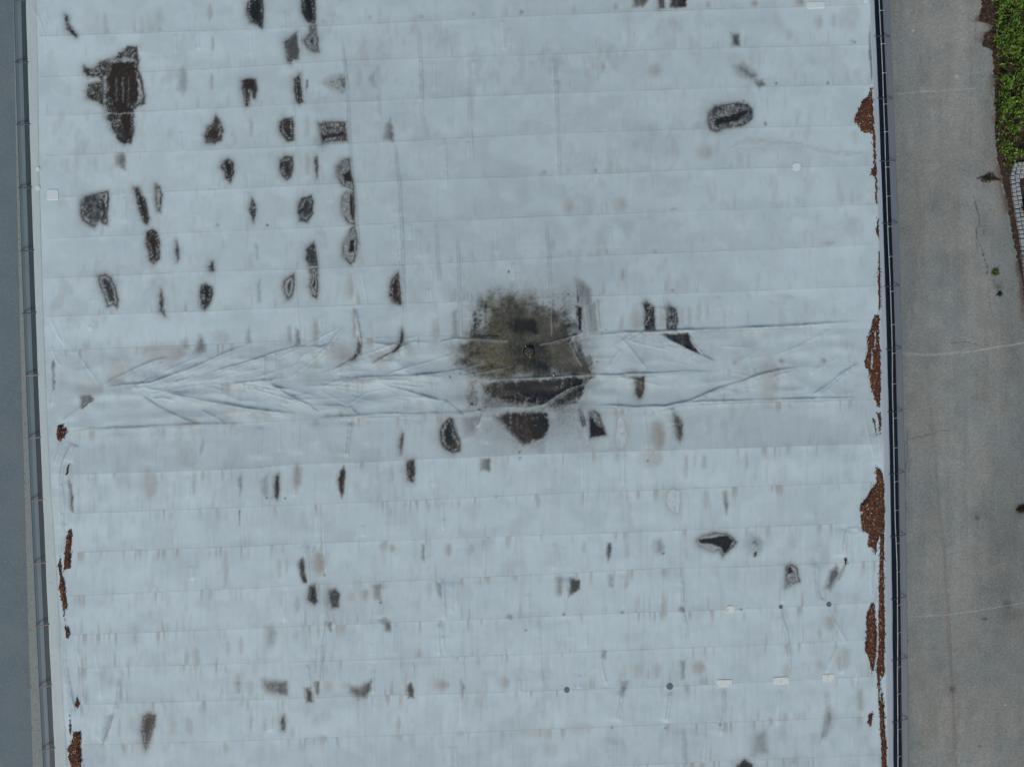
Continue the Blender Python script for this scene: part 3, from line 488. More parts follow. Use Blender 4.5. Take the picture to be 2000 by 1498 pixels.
TT = [  # tan / brown water marks, and shadows of the left valley painted tan
 (413,160,4,18,.5),(416,85,3,14,.55),(410,25,5,16,.5),(310,35,9,20,.28),(312,58,3,5,.6),(205,45,5,22,.30),(209,60,4,5,.6),(490,250,5,20,.4),(600,245,6,22,.28),(600,322,6,22,.32),(700,152,8,22,.32),(683,562,10,25,.42),(692,630,5,32,.6),(616,650,8,26,.6),(850,648,8,24,.55),
 (1018,25,5,6,.8),(1203,15,4,7,.75),(1382,10,5,6,.9),(1473,7,6,7,.95),(1561,5,9,8,.75),(722,35,4,4,.55),(822,33,4,4,.5),(924,28,4,5,.5),(630,42,4,3,.5),(1278,138,15,15,.42),(1177,132,6,12,.42),(1228,60,5,14,.25),(1375,298,19,17,.36),(1475,276,20,7,.3),(1062,338,6,4,.65),(1162,333,4,5,.8),(1213,400,13,15,.42),(1110,402,12,17,.32),(1315,409,7,2,.9),(1297,380,16,10,.2),
 (1185,492,4,4,.7),(1278,492,5,3,.65),(1216,538,4,13,.7),(1312,568,5,4,.8),(1181,567,2,7,.75),(1079,478,6,12,.35),(1113,492,5,4,.3),(1240,622,12,24,.42),(1290,622,8,23,.42),(1332,620,4,20,.35),(1346,618,4,22,.42),(1365,612,6,22,.3),(1381,612,3,16,.42),(1415,625,3,22,.3),(1461,622,3,18,.28),
 (1234,726,15,6,.55),(1283,850,18,32,.52),(1270,895,25,22,.28),(580,930,11,26,.60),(290,945,18,32,.34),(378,945,5,24,.30),(765,925,4,20,.35),(738,925,6,20,.25),(340,955,3,18,.25),(1340,910,4,22,.55),(1375,902,6,14,.4),(1357,900,3,14,.35),(1458,900,3,18,.4),(1378,975,7,22,.3),(1051,980,5,14,.45),(1224,968,3,12,.38),(1246,966,4,9,.45),(895,985,4,10,.35),(763,1000,4,8,.3),(792,985,4,8,.4),
 (622,1100,15,26,.62),(712,1162,8,14,.55),(736,1155,9,17,.35),(875,1074,8,14,.58),(920,1072,7,12,.32),(943,1065,4,14,.3),(838,1150,8,15,.35),(765,1070,7,10,.42),(745,1068,5,9,.35),(683,1165,12,12,.28),(1092,1145,8,20,.5),(1223,1135,4,18,.42),(1225,1075,5,16,.3),(1140,1068,6,14,.3),(580,1180,5,16,.35),(545,1110,5,20,.3),(560,1105,4,16,.3),
 (1340,1080,5,14,.22),(440,1110,7,40,.28),(382,1285,8,24,.40),(382,1300,5,6,.5),(465,1335,6,22,.42),(488,1342,8,16,.45),(445,1265,6,16,.32),(470,1260,6,18,.32),(578,1240,7,10,.25),(860,1338,18,12,.55),(985,1332,12,14,.42),(640,1340,10,12,.35),(672,1338,8,10,.3),(1363,1304,17,15,.45),(1245,1310,12,18,.32),(1282,1310,9,18,.38),(1266,1318,3,12,.4),(517,1415,4,16,.45),(778,1415,5,18,.4),(570,1430,6,12,.3),(898,1432,8,5,.5),(632,1440,8,3,.65),(337,1420,10,20,.32),(367,1415,5,16,.35),(372,1420,4,16,.32),(490,1410,5,18,.4),(255,1410,4,14,.25),(233,1420,4,20,.4),(261,1415,4,16,.22),(358,1450,6,3,.35),
 (1500,745,22,55,.26),(1440,700,14,12,.26),(1435,708,5,5,.6),(1527,706,6,6,.75),(1497,712,6,5,.5),(1607,704,6,6,.6),(1617,475,14,5,.5),(1452,735,14,20,.22),(1525,580,30,4,.3),(1540,70,8,10,.35),(1598,45,9,14,.4),(1628,40,5,14,.35),(1662,30,20,35,.18),(1666,82,6,3,.55),(1620,1215,14,18,.4),(1600,1235,6,14,.3),(1532,1400,8,10,.4),(1505,1408,5,8,.5),(1620,1400,14,26,.3),(1535,1310,9,14,.4),(1650,1285,10,24,.36),(1638,1290,6,20,.4),(1600,1300,10,14,.3),(1550,1485,6,5,.65),(1040,1430,40,12,.18),(1130,1420,30,14,.22),(1075,1465,18,18,.2),(1545,1060,15,16,.22),(1590,1065,14,12,.2),(1610,1090,12,24,.2),
 (170,760,35,22,.26),(315,690,50,22,.34),(225,730,22,28,.30),(365,825,28,8,.42),(440,812,12,14,.35),(455,828,6,4,.5),(230,848,20,5,.3),(660,690,28,18,.40),(745,700,22,18,.36),(700,745,28,5,.45),(760,780,18,5,.3),(665,808,6,6,.5),(640,810,5,5,.45),(615,826,7,7,.4),(495,808,8,8,.4),(518,806,9,8,.4),(800,680,10,14,.2),(352,840,8,24,.2),(1150,740,20,10,.3),(935,925,3,3,.3),(840,735,14,5,.3),(665,1445,4,4,.2),(175,40,20,30,.08),(430,660,18,14,.24),(845,1040,30,14,.08),
]
for u, v, ru, rv, a in TT: E(u, v, ru, rv, min(a*1.35, .95), 'tan', 4 if ru < 8 else 8)
for u, v, r_, a in ((669,162,3,.6),(522,440,2.5,.9),(425,440,2,.5),(993,531,2,.9),(1110,575,3,.9),(1475,1082,5,.85),(1295,1080,2.5,.8),(1015,883,2.5,.95),(1016,895,3,.45),(1265,901,2,.9),(521,973,2,.9),(541,974,2,.9),(557,973,2,.8),(743,1176,2,.9),(660,1184,2.5,.9),(634,1123,2,.9),(742,1212,1.5,.7),(970,970,1,.7),(879,737,2.5,.9),(1166,705,2,.7),(900,730,3,.7),(922,790,4,.8),(1148,870,2,.5),(1560,1135,2.5,.9),(1452,198,3,.7),(1495,242,3,.6),(995,1205,6,.35),(1101,1200,3,.6),(1216,1195,4,.45),(1331,1190,6,.45),(1447,1190,2.5,.7),(1195,1420,3.5,.5),(1300,1420,3.5,.45),(1406,1413,3,.5),(797,1362,2,.7),(1217,1345,7,.45),(1517,164,2.5,.7),(1617,163,2,.7),(1670,82,2,.7),(752,1212,9,.35),(605,1362,10,.35),(1524,705,3,.4),(1609,706,3,.4),(555,588,2,.5),(640,1217,6,.25),(1028,1230,1.5,.8)):
    E(u, v, r_, r_, a, 'soot', 2.2)
# water trail marks of an old flow line, upper right
for pts, a in (([(1430,285),(1465,272),(1500,278),(1560,282),(1620,296),(1680,300)],.30),([(1440,296),(1480,290),(1530,290),(1600,288)],.2),([(1330,345),(1345,370),(1380,360)],.12),([(1280,380),(1330,350),(1345,360)],.16),([(443,285),(452,288),(458,278),(457,262)],.3),([(985,205),(990,300)],.0)):
    w = win(pts, 24); dd, par, _ = linedist(UU[w]+WX[w]*1.5, VV[w]+WY[w]*1.5, pts); over(tan, w, a*np.exp(-(dd/4.5)**2)*(.5+N3[w]))

# ---- the algae pond round the drain
S([(930,560),(1120,555),(1165,620),(1160,740),(1140,860),(960,870),(900,760),(885,640)],.34,46,'soot',.35,2.4); S([(930,530),(1110,520),(1120,600),(925,600)],.16,30,'tan',.5,3)
hue = .42+.9*(vnoise(UU, VV, 30, seed=95, octv=3)-.5)
for cu, cv, ru, rv, a in ((965,700,45,40,.8),(955,600,14,28,.7),(1080,692,14,14,.6),(975,640,20,15,.6),(1025,715,30,22,.35),(1110,705,35,40,-.45),(1080,630,40,35,-.3)):
    hue += a*np.exp(-((UU-cu)/ru)**2-((VV-cv)/rv)**2)
S([(893,690),(903,657),(925,645),(940,600),(950,575),(1000,568),(1050,585),(1085,605),(1110,635),(1122,660),(1135,690),(1150,705),(1150,730),(1100,735),(1050,736),(960,740),(915,735),(890,715)],.97,19,'alg',.12,1.3)
S([(905,560),(1120,552),(1130,600),(1130,660),(905,660)],.34,26,'tan',.3,2); S([(930,575),(1115,575),(1120,655),(930,660)],.32,20,'soot',.5,2)
S([(940,600),(1110,600),(1120,655),(930,655)],.55,18,'alg',.5,2)
S([(900,650),(1130,655),(1140,735),(905,740)],.75,16,'alg',.2,1.6)
S([(962,662),(1020,652),(1068,665),(1083,700),(1080,734),(1000,736),(978,700)],.60,16,'soot',.15,1.5)
S([(985,625),(1010,615),(1045,620),(1055,650),(1048,657),(990,656)],.88,13,'soot',.1,2.6); S([(1000,665),(1065,660),(1068,680),(1010,680)],.62,9,'soot',.3)
S([(942,593),(953,593),(955,650),(944,655)],.72,5,'soot',.4); S([(918,605),(950,605),(950,660),(918,660)],.42,7,'soot',1.3,1); S([(1063,610),(1105,605),(1112,650),(1065,655)],.30,9,'soot',1.3,1)
S([(1075,625),(1100,628),(1103,652),(1076,655)],.45,5,'soot',1.0); S([(1118,668),(1135,670),(1142,700),(1135,712),(1124,692)],.85,4,'alg',.3); S([(1118,668),(1130,668),(1138,690),(1128,690)],.6,3,'soot',.3)
S([(936,752),(960,744),(1000,740),(1130,736),(1141,745),(1134,762),(1106,768),(1080,783),(1060,793),(1000,792),(965,785),(946,770)],.96,8,'soot',.22,2.2); S([(1143,752),(1135,768),(1118,783),(1096,792),(1068,796),(1085,780),(1110,764)],.88,5,'soot',.2,1.6); S([(942,765),(975,790),(960,796),(940,790)],.55,8,'soot',.5,2)
S([(945,760),(1000,770),(1060,775),(1060,792),(960,794),(938,788)],.45,6,'alg',.8,1.4)
w = win([(940,745),(1140,795)], 6); spot = sm(.50, .70, vnoise(UU[w], VV[w], 3.1, seed=13, octv=2)*.7+N3[w]*.3)*np.clip(.9*np.exp(-((UU[w]-1012)/45)**2)+1.2*np.exp(-((UU[w]-1105)/22)**2-((VV[w]-756)/10)**2)+.35*sm(770, 790, VV[w]), 0, 1)*np.maximum(sm(755, 785, VV[w]), UU[w] > 1080)*sm(800, 790, VV[w])*sm(935, 950, UU[w])*sm(1145, 1125, UU[w])
soot[w] *= 1-.78*spot; over(alg, w, .8*spot); over(chalk, w, .05*spot)
w = win([(955,803),(1075,870)], 4); spot = sm(.66, .8, N1[w]*.7+N2[w]*.35)*(polydist(UU[w], VV[w], [(958,806),(1070,806),(1070,858),(1020,868),(985,838)]) > 0); soot[w] *= 1-.25*spot; over(chalk, w, .10*spot)
S([(938,742),(1143,738),(1140,765),(1118,790),(1085,797),(935,796)],.55,8,'alg',.3,1.5); S([(1120,768),(1145,762),(1130,790),(1100,796),(1090,790)],.7,6,'soot',.4); S([(905,735),(935,735),(935,792),(915,795)],.42,12,'alg',.9,2); S([(895,700),(925,695),(925,712),(880,713)],.40,5,'soot',1.2,2)
S([(860,668),(930,668),(925,705),(870,710)],.18,14,'soot',.4); S([(925,810),(960,806),(985,850),(930,862)],.2,16,'soot',.5); S([(1075,808),(1140,806),(1140,870),(1070,872)],.11,20,'soot',.4); S([(1040,862),(1070,858),(1065,885),(1045,885)],.25,5,'soot',.4)
for p in ([(917,655),(945,652),(975,655),(975,659),(920,660)],): S(p, .7, 1.5)
for u0 in (905,912,920,931,936,940): S([(u0,572),(u0+2,572),(u0+3,585),(u0,586)],.5,2)
for u0 in (918,922,928,934): S([(u0,643),(u0+3,645),(u0+2,657),(u0,656)],.75,1.5)
S([(1125,556),(1128,556),(1131,590),(1127,596)],.8,1.5)
soot = np.maximum(soot, np.clip(alg*(.55*sm(.50, .78, N2*.6+N3*.4)+.35*sm(.62, .8, N1)), 0, .6)*(alg > .15)); tan = np.maximum(tan, .5*sm(.1, .5, alg))
# folds stay paler where they stand out of the pond
for pts, h, wd in W:
    if any(890 < p[0] < 1160 and 640 < p[1] < 815 for p in pts):
        w = win(pts, 10); dd, par, _ = linedist(UU[w]+(N3[w]-.5)*2.5, VV[w]+(N3[w]-.5)*2, pts); k = .50*np.exp(-(dd/(wd*.75))**2)*min(1, h/1.6)
        soot[w] *= 1-k*1.3; alg[w] *= 1-k

soot = np.clip(soot, 0, .99); soot = 1-(1-soot)**(1+.85*sm(.30, .85, soot))
H[:, 0] -= 4; H[:, -1] -= 4
H *= 1.15
co = np.stack([X(UU), Y(VV), H/100], -1).reshape(-1, 3)
ny, nx = SH; I = np.arange(ny*nx).reshape(ny, nx)
faces = np.stack([I[1:, :-1], I[1:, 1:], I[:-1, 1:], I[:-1, :-1]], -1).reshape(-1, 4)
bld = tag(empty('flat_roofed_building', (0, 0, GZ)), 'long flat roofed building with a stained pale blue grey membrane roof', 'building')
bld.location = (0, 0, 0)
roof = mesh_np('roof_membrane', co, faces, M['membrane'], bld, True)
def attrs(o, wear, tn):
    a = o.data.attributes.new('wear', 'FLOAT_COLOR', 'POINT'); a.data.foreach_set('color', np.clip(wear, 0, 1).astype(np.float32).ravel())
    b = o.data.attributes.new('tone', 'FLOAT', 'POINT'); b.data.foreach_set('value', tn.astype(np.float32).ravel())
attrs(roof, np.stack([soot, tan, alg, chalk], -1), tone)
br = sm(.35, .65, vnoise(UU, VV, 170, seed=98, octv=2))
for cu, cv, rr, a in ((1050,755,95,-1.2),(878,850,35,-1.2),(1425,228,60,-1.2),(1130,625,30,-1.2),(1400,1060,50,-1),(1018,638,35,.4),(1165,830,25,-1.2),(240,190,110,1.2),(685,400,60,.8),(1020,840,55,.25),(1320,670,50,-.6),(1010,785,45,.4),(500,40,90,-.8),(600,25,60,-.8)): br = br+a*np.exp(-((UU-cu)**2+(VV-cv)**2)/rr**2)
hb = roof.data.attributes.new('brown', 'FLOAT', 'POINT'); hb.data.foreach_set('value', np.clip(br, 0, 1).astype(np.float32).ravel())
ha = roof.data.attributes.new('hue', 'FLOAT', 'POINT'); ha.data.foreach_set('value', hue.astype(np.float32).ravel())
def Hs(u, v):
    i = np.clip(np.searchsorted(vs, v), 0, ny-1); j = np.clip(((u-Lv(v))/(Rv(v)-Lv(v))*979).round().astype(int), 0, nx-1); return H[i, j]/100

# ---- edge flashings, walls, gutters
rows = np.concatenate([np.linspace(V0, -20, 20), np.arange(-10, 1512, 4), np.linspace(1522, V1, 20)])
def strip(name, fu0, fu1, n, z, mat, parent, wav=0):
    u0 = fu0(rows); u1 = fu1(rows); t = np.linspace(0, 1, n)
    U = u0[:, None]+t*(u1-u0)[:, None]; Vv = np.repeat(rows[:, None], n, 1)
    Z = np.full(U.shape, z, float)+Hs(U, Vv)*.7+wav*(vnoise(U, Vv, 9, 50, seed=77)-.5)
    Z[:, 0] -= .012; Z[:, -1] -= .012
    if parent is None: Z = np.full(U.shape, z)
    Vx = np.stack([X(U), Y(Vv), Z], -1).reshape(-1, 3); Ii = np.arange(U.size).reshape(U.shape)
    return mesh_np(name, Vx, np.stack([Ii[1:, :-1], Ii[1:, 1:], Ii[:-1, 1:], Ii[:-1, :-1]], -1).reshape(-1, 4), mat, parent, True)
SL = ([-700,0,50,300,600,830,980,1120,1260,1380,1498,2200],[40,72,74,77,85,94,102,113,120,126,133,160])
strip('edge_flashing', lambda v: Lv(v)+.5, lambda v: np.interp(v, *SL), 12, .009, M['flash_l'], bld, .004)
SR = ([-700,0,160,250,400,600,750,900,1000,1150,1300,1498,2200],[1670,1698,1705,1707,1714,1719,1721,1725,1729,1727,1729,1733,1745])
strip('edge_flashing', lambda v: np.interp(v, *SR), lambda v: Rv(v)-.5, 8, .010, M['flash_r'], bld, .003)
mb = MB()
vv = np.linspace(V0, V1, 40); L_ = [(X(Lv(v)+3), Y(v)) for v in vv]; R_ = [(X(Rv(v)-3), Y(v)) for v in vv[::-1]]
ring = L_+R_; n = len(ring)
mb.add([(x, y, GZ) for x, y in ring]+[(x, y, -.06) for x, y in ring], [(i, (i+1) % n, n+(i+1) % n, n+i) for i in range(n)]+[tuple(n+i for i in range(n))])
mb.build('wall', M['wall'], bld)
def gutter(fe, sgn, prof, mats, name='gutter'):
    vv = np.linspace(V0, V1, 60); Vx = []; F = []; mi = []
    P = [(a, b) for a, b, _ in prof]; back = [(a, b-.4) for a, b, _ in prof][::-1]; PP = P+back; np_ = len(PP)
    for v in vv:
        e = float(fe(v))
        for a, b in PP: Vx.append((float(X(e+sgn*a)), float(Y(v)), b/100))
    for i in range(len(vv)-1):
        for k in range(np_-1):
            F.append((i*np_+k, i*np_+k+1, (i+1)*np_+k+1, (i+1)*np_+k)); mi.append(prof[min(k, len(prof)-1)][2] if k < len(P)-1 else 0)
    return mesh_np(name, Vx, F, None, bld, False, mats, mi)
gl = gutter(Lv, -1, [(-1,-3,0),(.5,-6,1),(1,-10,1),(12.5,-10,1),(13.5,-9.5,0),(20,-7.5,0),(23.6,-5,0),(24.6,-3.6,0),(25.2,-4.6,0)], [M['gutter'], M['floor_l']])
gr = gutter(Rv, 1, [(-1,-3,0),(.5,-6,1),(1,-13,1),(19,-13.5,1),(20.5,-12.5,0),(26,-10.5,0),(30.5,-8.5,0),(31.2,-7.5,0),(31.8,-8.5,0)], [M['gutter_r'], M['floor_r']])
proto = {}
def bracket(parent, u0, u1, v, z0, z1, mat, key, sk):
    if key not in proto:
        m = MB(); L0 = (u1-u0)/100
        m.tube([(-.02, 0, .0), (0, 0, .012), (L0*.35, -.004, .004+(z1-z0)*.3), (L0*.7, .0, (z1-z0)*.8), (L0, .004, z1-z0), (L0+.012, .004, z1-z0-.02)], .0105 if key == 'l' else .0065, 5)
        o = m.build('gutter_bracket', mat, parent); proto[key] = o
    else:
        o = proto[key].copy(); o.parent = parent; col.objects.link(o)
        if mat is not proto[key].data.materials[0]: o.data = o.data.copy(); o.data.materials[0] = mat
    o.location = (float(X(u0)), float(Y(v)), z0); o.rotation_euler = (0, 0, sk); tag(o, group='brackets along this gutter')
for i, v in enumerate([-120,0,122,243,367,490,612,734,856,978,1101,1223,1342,1465,1586]):
    bracket(gl, float(Lv(v))-24, float(Lv(v))+3, v, -.03, .012, M['bracket'] if v < 700 else M['bracket_rust'], 'l', R(-5+min(i, 12)*1.2))
for i, v in enumerate([-50,72,193,315,437,560,683,805,926,1048,1170,1289,1409,1530]):
    bracket(gr, float(Rv(v))-3, float(Rv(v))+29, v, .012, -.075, M['bracket'], 'r', R(4))
vv = np.linspace(V0, V1, 260)
def wob(v, s): return float(vnoise(np.array([v*1.]), np.array([s*1.]), 110, seed=s)[0]-.5)
m = MB(); m.tube([(float(X(Rv(v)+9+wob(v, 3)*2.5)), float(Y(v)), -.03) for v in vv],   .010, 6); wire = m.build('lightning_wire', M['wire'], bld, True)
m = MB(); m.tube([(float(X(Rv(v)+15.5+wob(v, 5)*7)), float(Y(v)), -.085+.02*wob(v, 6)) for v in vv], .014, 6); m.build('heating_cable', M['cable'], bld, True)
first = None
for v in [-45,20,85,142,203,257,326,383,442,501,569,634,690,750,817,875,941,997,1061,1117,1182,1236,1303,1356,1425,1478,1540]:
    if first is None:
        m = MB(); m.box((0, 0, 0), (.013, .012, .012), 0, 0, .004); m.tube([(0, 0, -.004), (.04, .004, -.008), (.085, .006, -.022)], .0045, 5); o = first = m.build('wire_clip', M['wire'], wire)
    else: o = first.copy(); o.parent = wire; col.objects.link(o)
    o.location = (float(X(Rv(v)+9+wob(v, 3)*2.5)), float(Y(v)), -.022); tag(o, group='clips along the lightning wire')

def rrect(cx, cy, hx, hy, r, rz=0, n=5, jag=0):
    P = []
    for q, (sx, sy) in enumerate(((1, 1), (-1, 1), (-1, -1), (1, -1))):
        for k in range(n):
            a = (q+k/(n-1))*math.pi/2; x = sx*(hx-r)+r*math.cos(a)+random.uniform(-jag, jag); y = sy*(hy-r)+r*math.sin(a)+random.uniform(-jag, jag)
            P.append((cx+x*math.cos(rz)-y*math.sin(rz), cy+x*math.sin(rz)+y*math.cos(rz)))
    return P
PATCH = [(103,381,11.5,10.2,3,'patch','pale rounded square patch'),(74,331,4.5,4.5,4.4,'patch','small round patch, upper of two'),(74,368,5,5,4.9,'patch','small round patch, lower of two'),(175,641,5.5,4.5,3.5,'patch','small oval patch alone on a clean sheet'),
 (1593,11,17.5,6,3,'patch','long pale patch at the top edge'),(1691,2,4.5,4.5,4.4,'patch','small round patch by the right edge'),(1556,326,7.6,7.6,6,'patch','round white patch on the right'),(1427,1190,7.6,7.2,4,'patch_worn','rounded square patch, scuffed'),
 (1415,1334,14.2,7.2,1,'patch_worn','squared rectangular patch'),(1526,1329,14.4,7.2,2,'patch_worn','rounded rectangular patch between two others'),(1618,1323,11.5,6.8,1.5,'patch_worn','most worn, brown speckled patch')]
for u, v, hx, hy, r_, mt, lb in PATCH:
    m = MB(); z = float(Hs(np.array(u), np.array(v)))+(.009 if u < 80 or u > 1680 else .001); m.prism(rrect(float(X(u)), float(Y(v)), hx/100, hy/100, r_/100, R(2), 6, .0006 if mt == 'patch' else .003), z-.004, z+.0065, 0, .03)
    tag(m.build('repair_patch', M[mt], bld), lb, group='patches welded to the membrane')
for u, v, r_ in ((1107,1347,5.6),(1308,1340,6.6),(1525,1185,4),(1619,1180,5)):
    m = MB(); z = float(Hs(np.array(u), np.array(v))); m.prism([(float(X(u))+r_/100*math.cos(t), float(Y(v))+r_/100*math.sin(t)) for t in np.linspace(0, 2*math.pi, 25)[:-1]], z-.004, z+.008, 0, .06)
    tag(m.build('round_cap', M['cap'], bld), group='slate grey caps on the seams')
# drain
dx, dy = float(X(1033)), float(Y(687)); m = MB()
m.prism([(dx+.115*math.cos(t), dy+.115*math.sin(t)) for t in np.linspace(0, 2*math.pi, 33)[:-1]], -.02, .022, 0, .12); dr = m.build('roof_drain', M['drain'], bld)
m = MB(); cir = lambda r_, z: [(dx+r_*math.cos(t), dy+r_*math.sin(t), z) for t in np.linspace(0, 2*math.pi, 29)]
m.tube(cir(.078, .05), .008, 6); m.tube(cir(.045, .082), .005, 6)
for k in range(8):
    a = k*math.pi/4+.4; m.tube([(dx+.085*math.cos(a), dy+.085*math.sin(a), .02), (dx+.078*math.cos(a), dy+.078*math.sin(a), .05), (dx+.045*math.cos(a), dy+.045*math.sin(a), .082)]+([(dx, dy, .09)] if k % 2 == 0 else []), .006, 5)
m.build('strainer', M['strainer'], dr, True)

# ------------------------------------------------------------------ drifts of reddish brown litter lying on the roof
def litter(poly, label, holes=(), hgt=2.2, jag=1.0, zfun=Hs):
    st = 1.15; us = np.arange(min(p[0] for p in poly)-3, max(p[0] for p in poly)+3, st); vs_ = np.arange(min(p[1] for p in poly)-3, max(p[1] for p in poly)+3, st)
    VG, UG = np.meshgrid(vs_, us, indexing='ij')
    wu = UG+(vnoise(UG, VG, 5, seed=90, octv=2)-.5)*5*jag; wv = VG+(vnoise(UG, VG, 5, seed=91, octv=2)-.5)*6*jag
    d_ = polydist(wu, wv, poly)
    for h in holes: d_ = np.minimum(d_, -polydist(UG, VG, h))
    Z = Hs(UG, VG)+.012+(hgt*sm(0, 7, d_)+.7*vnoise(UG, VG, 2.4, seed=92))*.01*np.clip(.35+d_/3, .1, 1)
    ok = d_ > 0; c = ok[:-1, :-1] & ok[1:, 1:] & ok[1:, :-1] & ok[:-1, 1:]
    Ii = np.arange(UG.size).reshape(UG.shape)
    F = np.stack([Ii[1:, :-1], Ii[1:, 1:], Ii[:-1, 1:], Ii[:-1, :-1]], -1)[c]
    if len(F) == 0: return
    used, inv = np.unique(F, return_inverse=True); F = inv.reshape(F.shape)
    Vx = np.stack([X(UG), Y(VG), Z], -1).reshape(-1, 3)[used]
    # loose crumbs on and around it
    area = c.sum()*st*st; ncr = int(area/9)+4; cand = rng.uniform((us[0], vs_[0]), (us[-1], vs_[-1]), (ncr*8, 2)); dc = polydist(cand[:, 0], cand[:, 1], poly)
    cand = cand[dc > -np.minimum(rng.exponential(.9, len(dc)), 4)][:ncr]; tv = [Vx]; tf = [F]; b = len(Vx)
    if len(cand):
        cz = Hs(cand[:, 0], cand[:, 1]); inside = polydist(cand[:, 0], cand[:, 1], poly) > 1
        for h in holes: inside &= polydist(cand[:, 0], cand[:, 1], h) < 0; 
        for (u, v), z, ins in zip(cand, cz, inside):
            r_ = rng.uniform(.004, .011); p = np.array([float(X(u)), float(Y(v)), z+.012+(.014 if ins else 0)]); a = rng.uniform(0, 6.28)
            q = np.array([[math.cos(a+k*math.pi/2)*r_*(1.6 if k % 2 else .8), math.sin(a+k*math.pi/2)*r_*(1.6 if k % 2 else .8), 0] for k in range(4)]); top = q*.5+np.array([0, 0, r_])
            tv.append(p+q-np.array([0, 0, .006])); tv.append(p+top)
            tf.append(np.array([[b+4, b+5, b+6, b+7]]+[[b+k, b+(k+1) % 4, b+4+(k+1) % 4, b+4+k] for k in range(4)])); b += 8
    o = mesh_np('litter_drift', np.concatenate(tv), np.concatenate(tf), M['litter'], None, False)
    tag(o, label, 'litter drift', 'reddish brown litter drifts along the roof edges'); return o
litter([(1702,165),(1704,190),(1706,230),(1707,265),(1699,262),(1690,260),(1680,258),(1678,248),(1667,238),(1668,228),(1675,215),(1682,200),(1695,188)],'uppermost triangular drift of brown litter against the right roof edge')
litter([(1703,262),(1709,265),(1712,330),(1713,375),(1714,400),(1709,398),(1708,345),(1699,342),(1706,325),(1705,290)],'thin ragged litter line just below the triangular drift at right', hgt=1)
litter([(1713,428),(1716.5,430),(1716,470),(1710,455)],'short thin sliver of litter between two thin lines at right', hgt=.8, jag=.3)
litter([(1715,490),(1718.5,492),(1720,600),(1716,614),(1714,560)],'long hair thin litter line above the biggest slitted drift', hgt=.8, jag=.3)
litter([(1706,616),(1717,614),(1716,650),(1718,672),(1720,705),(1720,750),(1719,770),(1718,797),(1714,797),(1705,775),(1700,755),(1696,722),(1690,718),(1687,708),(1693,690),(1694,660),(1700,640)],'long spindle shaped litter drift with two pale slits at right roof edge',holes=([(1707,648),(1709.6,648),(1709.6,686),(1707.6,686)],[(1701.5,688),(1704,684),(1703.4,722),(1701,722)]))
litter([(1712,808),(1720,808),(1721.5,830),(1718,845),(1715,825)],'small litter sliver, right one of a pair side by side', hgt=1, jag=.4)
litter([(1703.5,818),(1708,818),(1713,850),(1709,843)],'small slanting litter sliver, left one of a pair side by side', hgt=1, jag=.3)
litter([(1709,905),(1713,915),(1722,920),(1726,945),(1728,1000),(1727,1040),(1718,1042),(1714,1060),(1708,1088),(1705,1072),(1694,1068),(1696,1042),(1683,1038),(1680,1008),(1685,1002),(1677,995),(1679,985),(1692,972),(1700,958),(1710,945),(1711,930)],'widest lumpy litter drift with pale crumbs on the right roof edge')
litter([(1718,1043),(1727,1041),(1726,1123),(1728,1230),(1726,1290),(1728,1315),(1722,1325),(1720,1335),(1724,1360),(1727,1400),(1731,1450),(1732,1530),(1720,1530),(1721,1470),(1717,1400),(1713,1330),(1711,1310),(1715,1270),(1716,1150)],'longest narrow band of litter running down to the bottom right',holes=([(1717.5,1320),(1720,1318),(1719.4,1370),(1717.4,1368)],),jag=.5)
litter([(1701,1180),(1708,1178),(1712,1220),(1712,1270),(1708,1300),(1703,1315),(1700,1310),(1697,1285),(1688,1270),(1691,1240),(1691,1200)],'ragged upright litter drift left of the long narrow band')
litter([(1694,1398),(1704,1391),(1704,1405),(1699,1422),(1695,1415)],'small arrowhead of litter near the bottom right corner', hgt=1, jag=.5)
litter([(1648,1091),(1654,1090),(1654,1101),(1649,1104)],'tiny dab of litter at the end of a fold, away from edge', hgt=1, jag=.3)
litter([(112,832),(124,829),(123,838),(131,836),(131,846),(128,854),(120,862),(113,860),(110,848)],'maple leaf shaped orange brown litter patch at the left edge', hgt=1.2, jag=.7)
litter([(133,905),(136,908),(133,928),(128.5,928)],'small slanting litter chip below the leaf shaped patch', hgt=1, jag=.3)
litter([(135,1034),(141,1034),(140,1060),(139,1085),(139,1112),(132,1110),(124.5,1115),(127,1080),(130,1050)],'upright wedge of litter with greenish top at left fold', jag=.4)
litter([(118,1088),(121,1100),(122,1125),(127,1135),(130,1165),(132,1192),(127,1187),(125.5,1218),(123.5,1190),(120,1167),(115.5,1147),(118,1130),(114,1102)],'long twisted litter streak left of the upright wedge', hgt=1.2, jag=.35)
litter([(129,1224),(134,1223),(138.5,1240),(134,1245),(129,1246)],'small litter fleck under the twisted streak on the left', hgt=1, jag=.3)
litter([(152,1358),(156.5,1372),(154,1385),(146.5,1375)],'diamond shaped litter fleck near the lower left edge', hgt=1, jag=.3)
litter([(138,1398),(140,1420),(138.5,1440),(134.5,1425)],'thin upright litter fleck above the bottom left drift', hgt=1, jag=.2)
litter([(143,1430),(150,1428),(159,1430),(158,1460),(160,1480),(158,1525),(145,1515),(136,1485),(132,1462),(140,1450)],'broad litter drift at the bottom left of the roof')

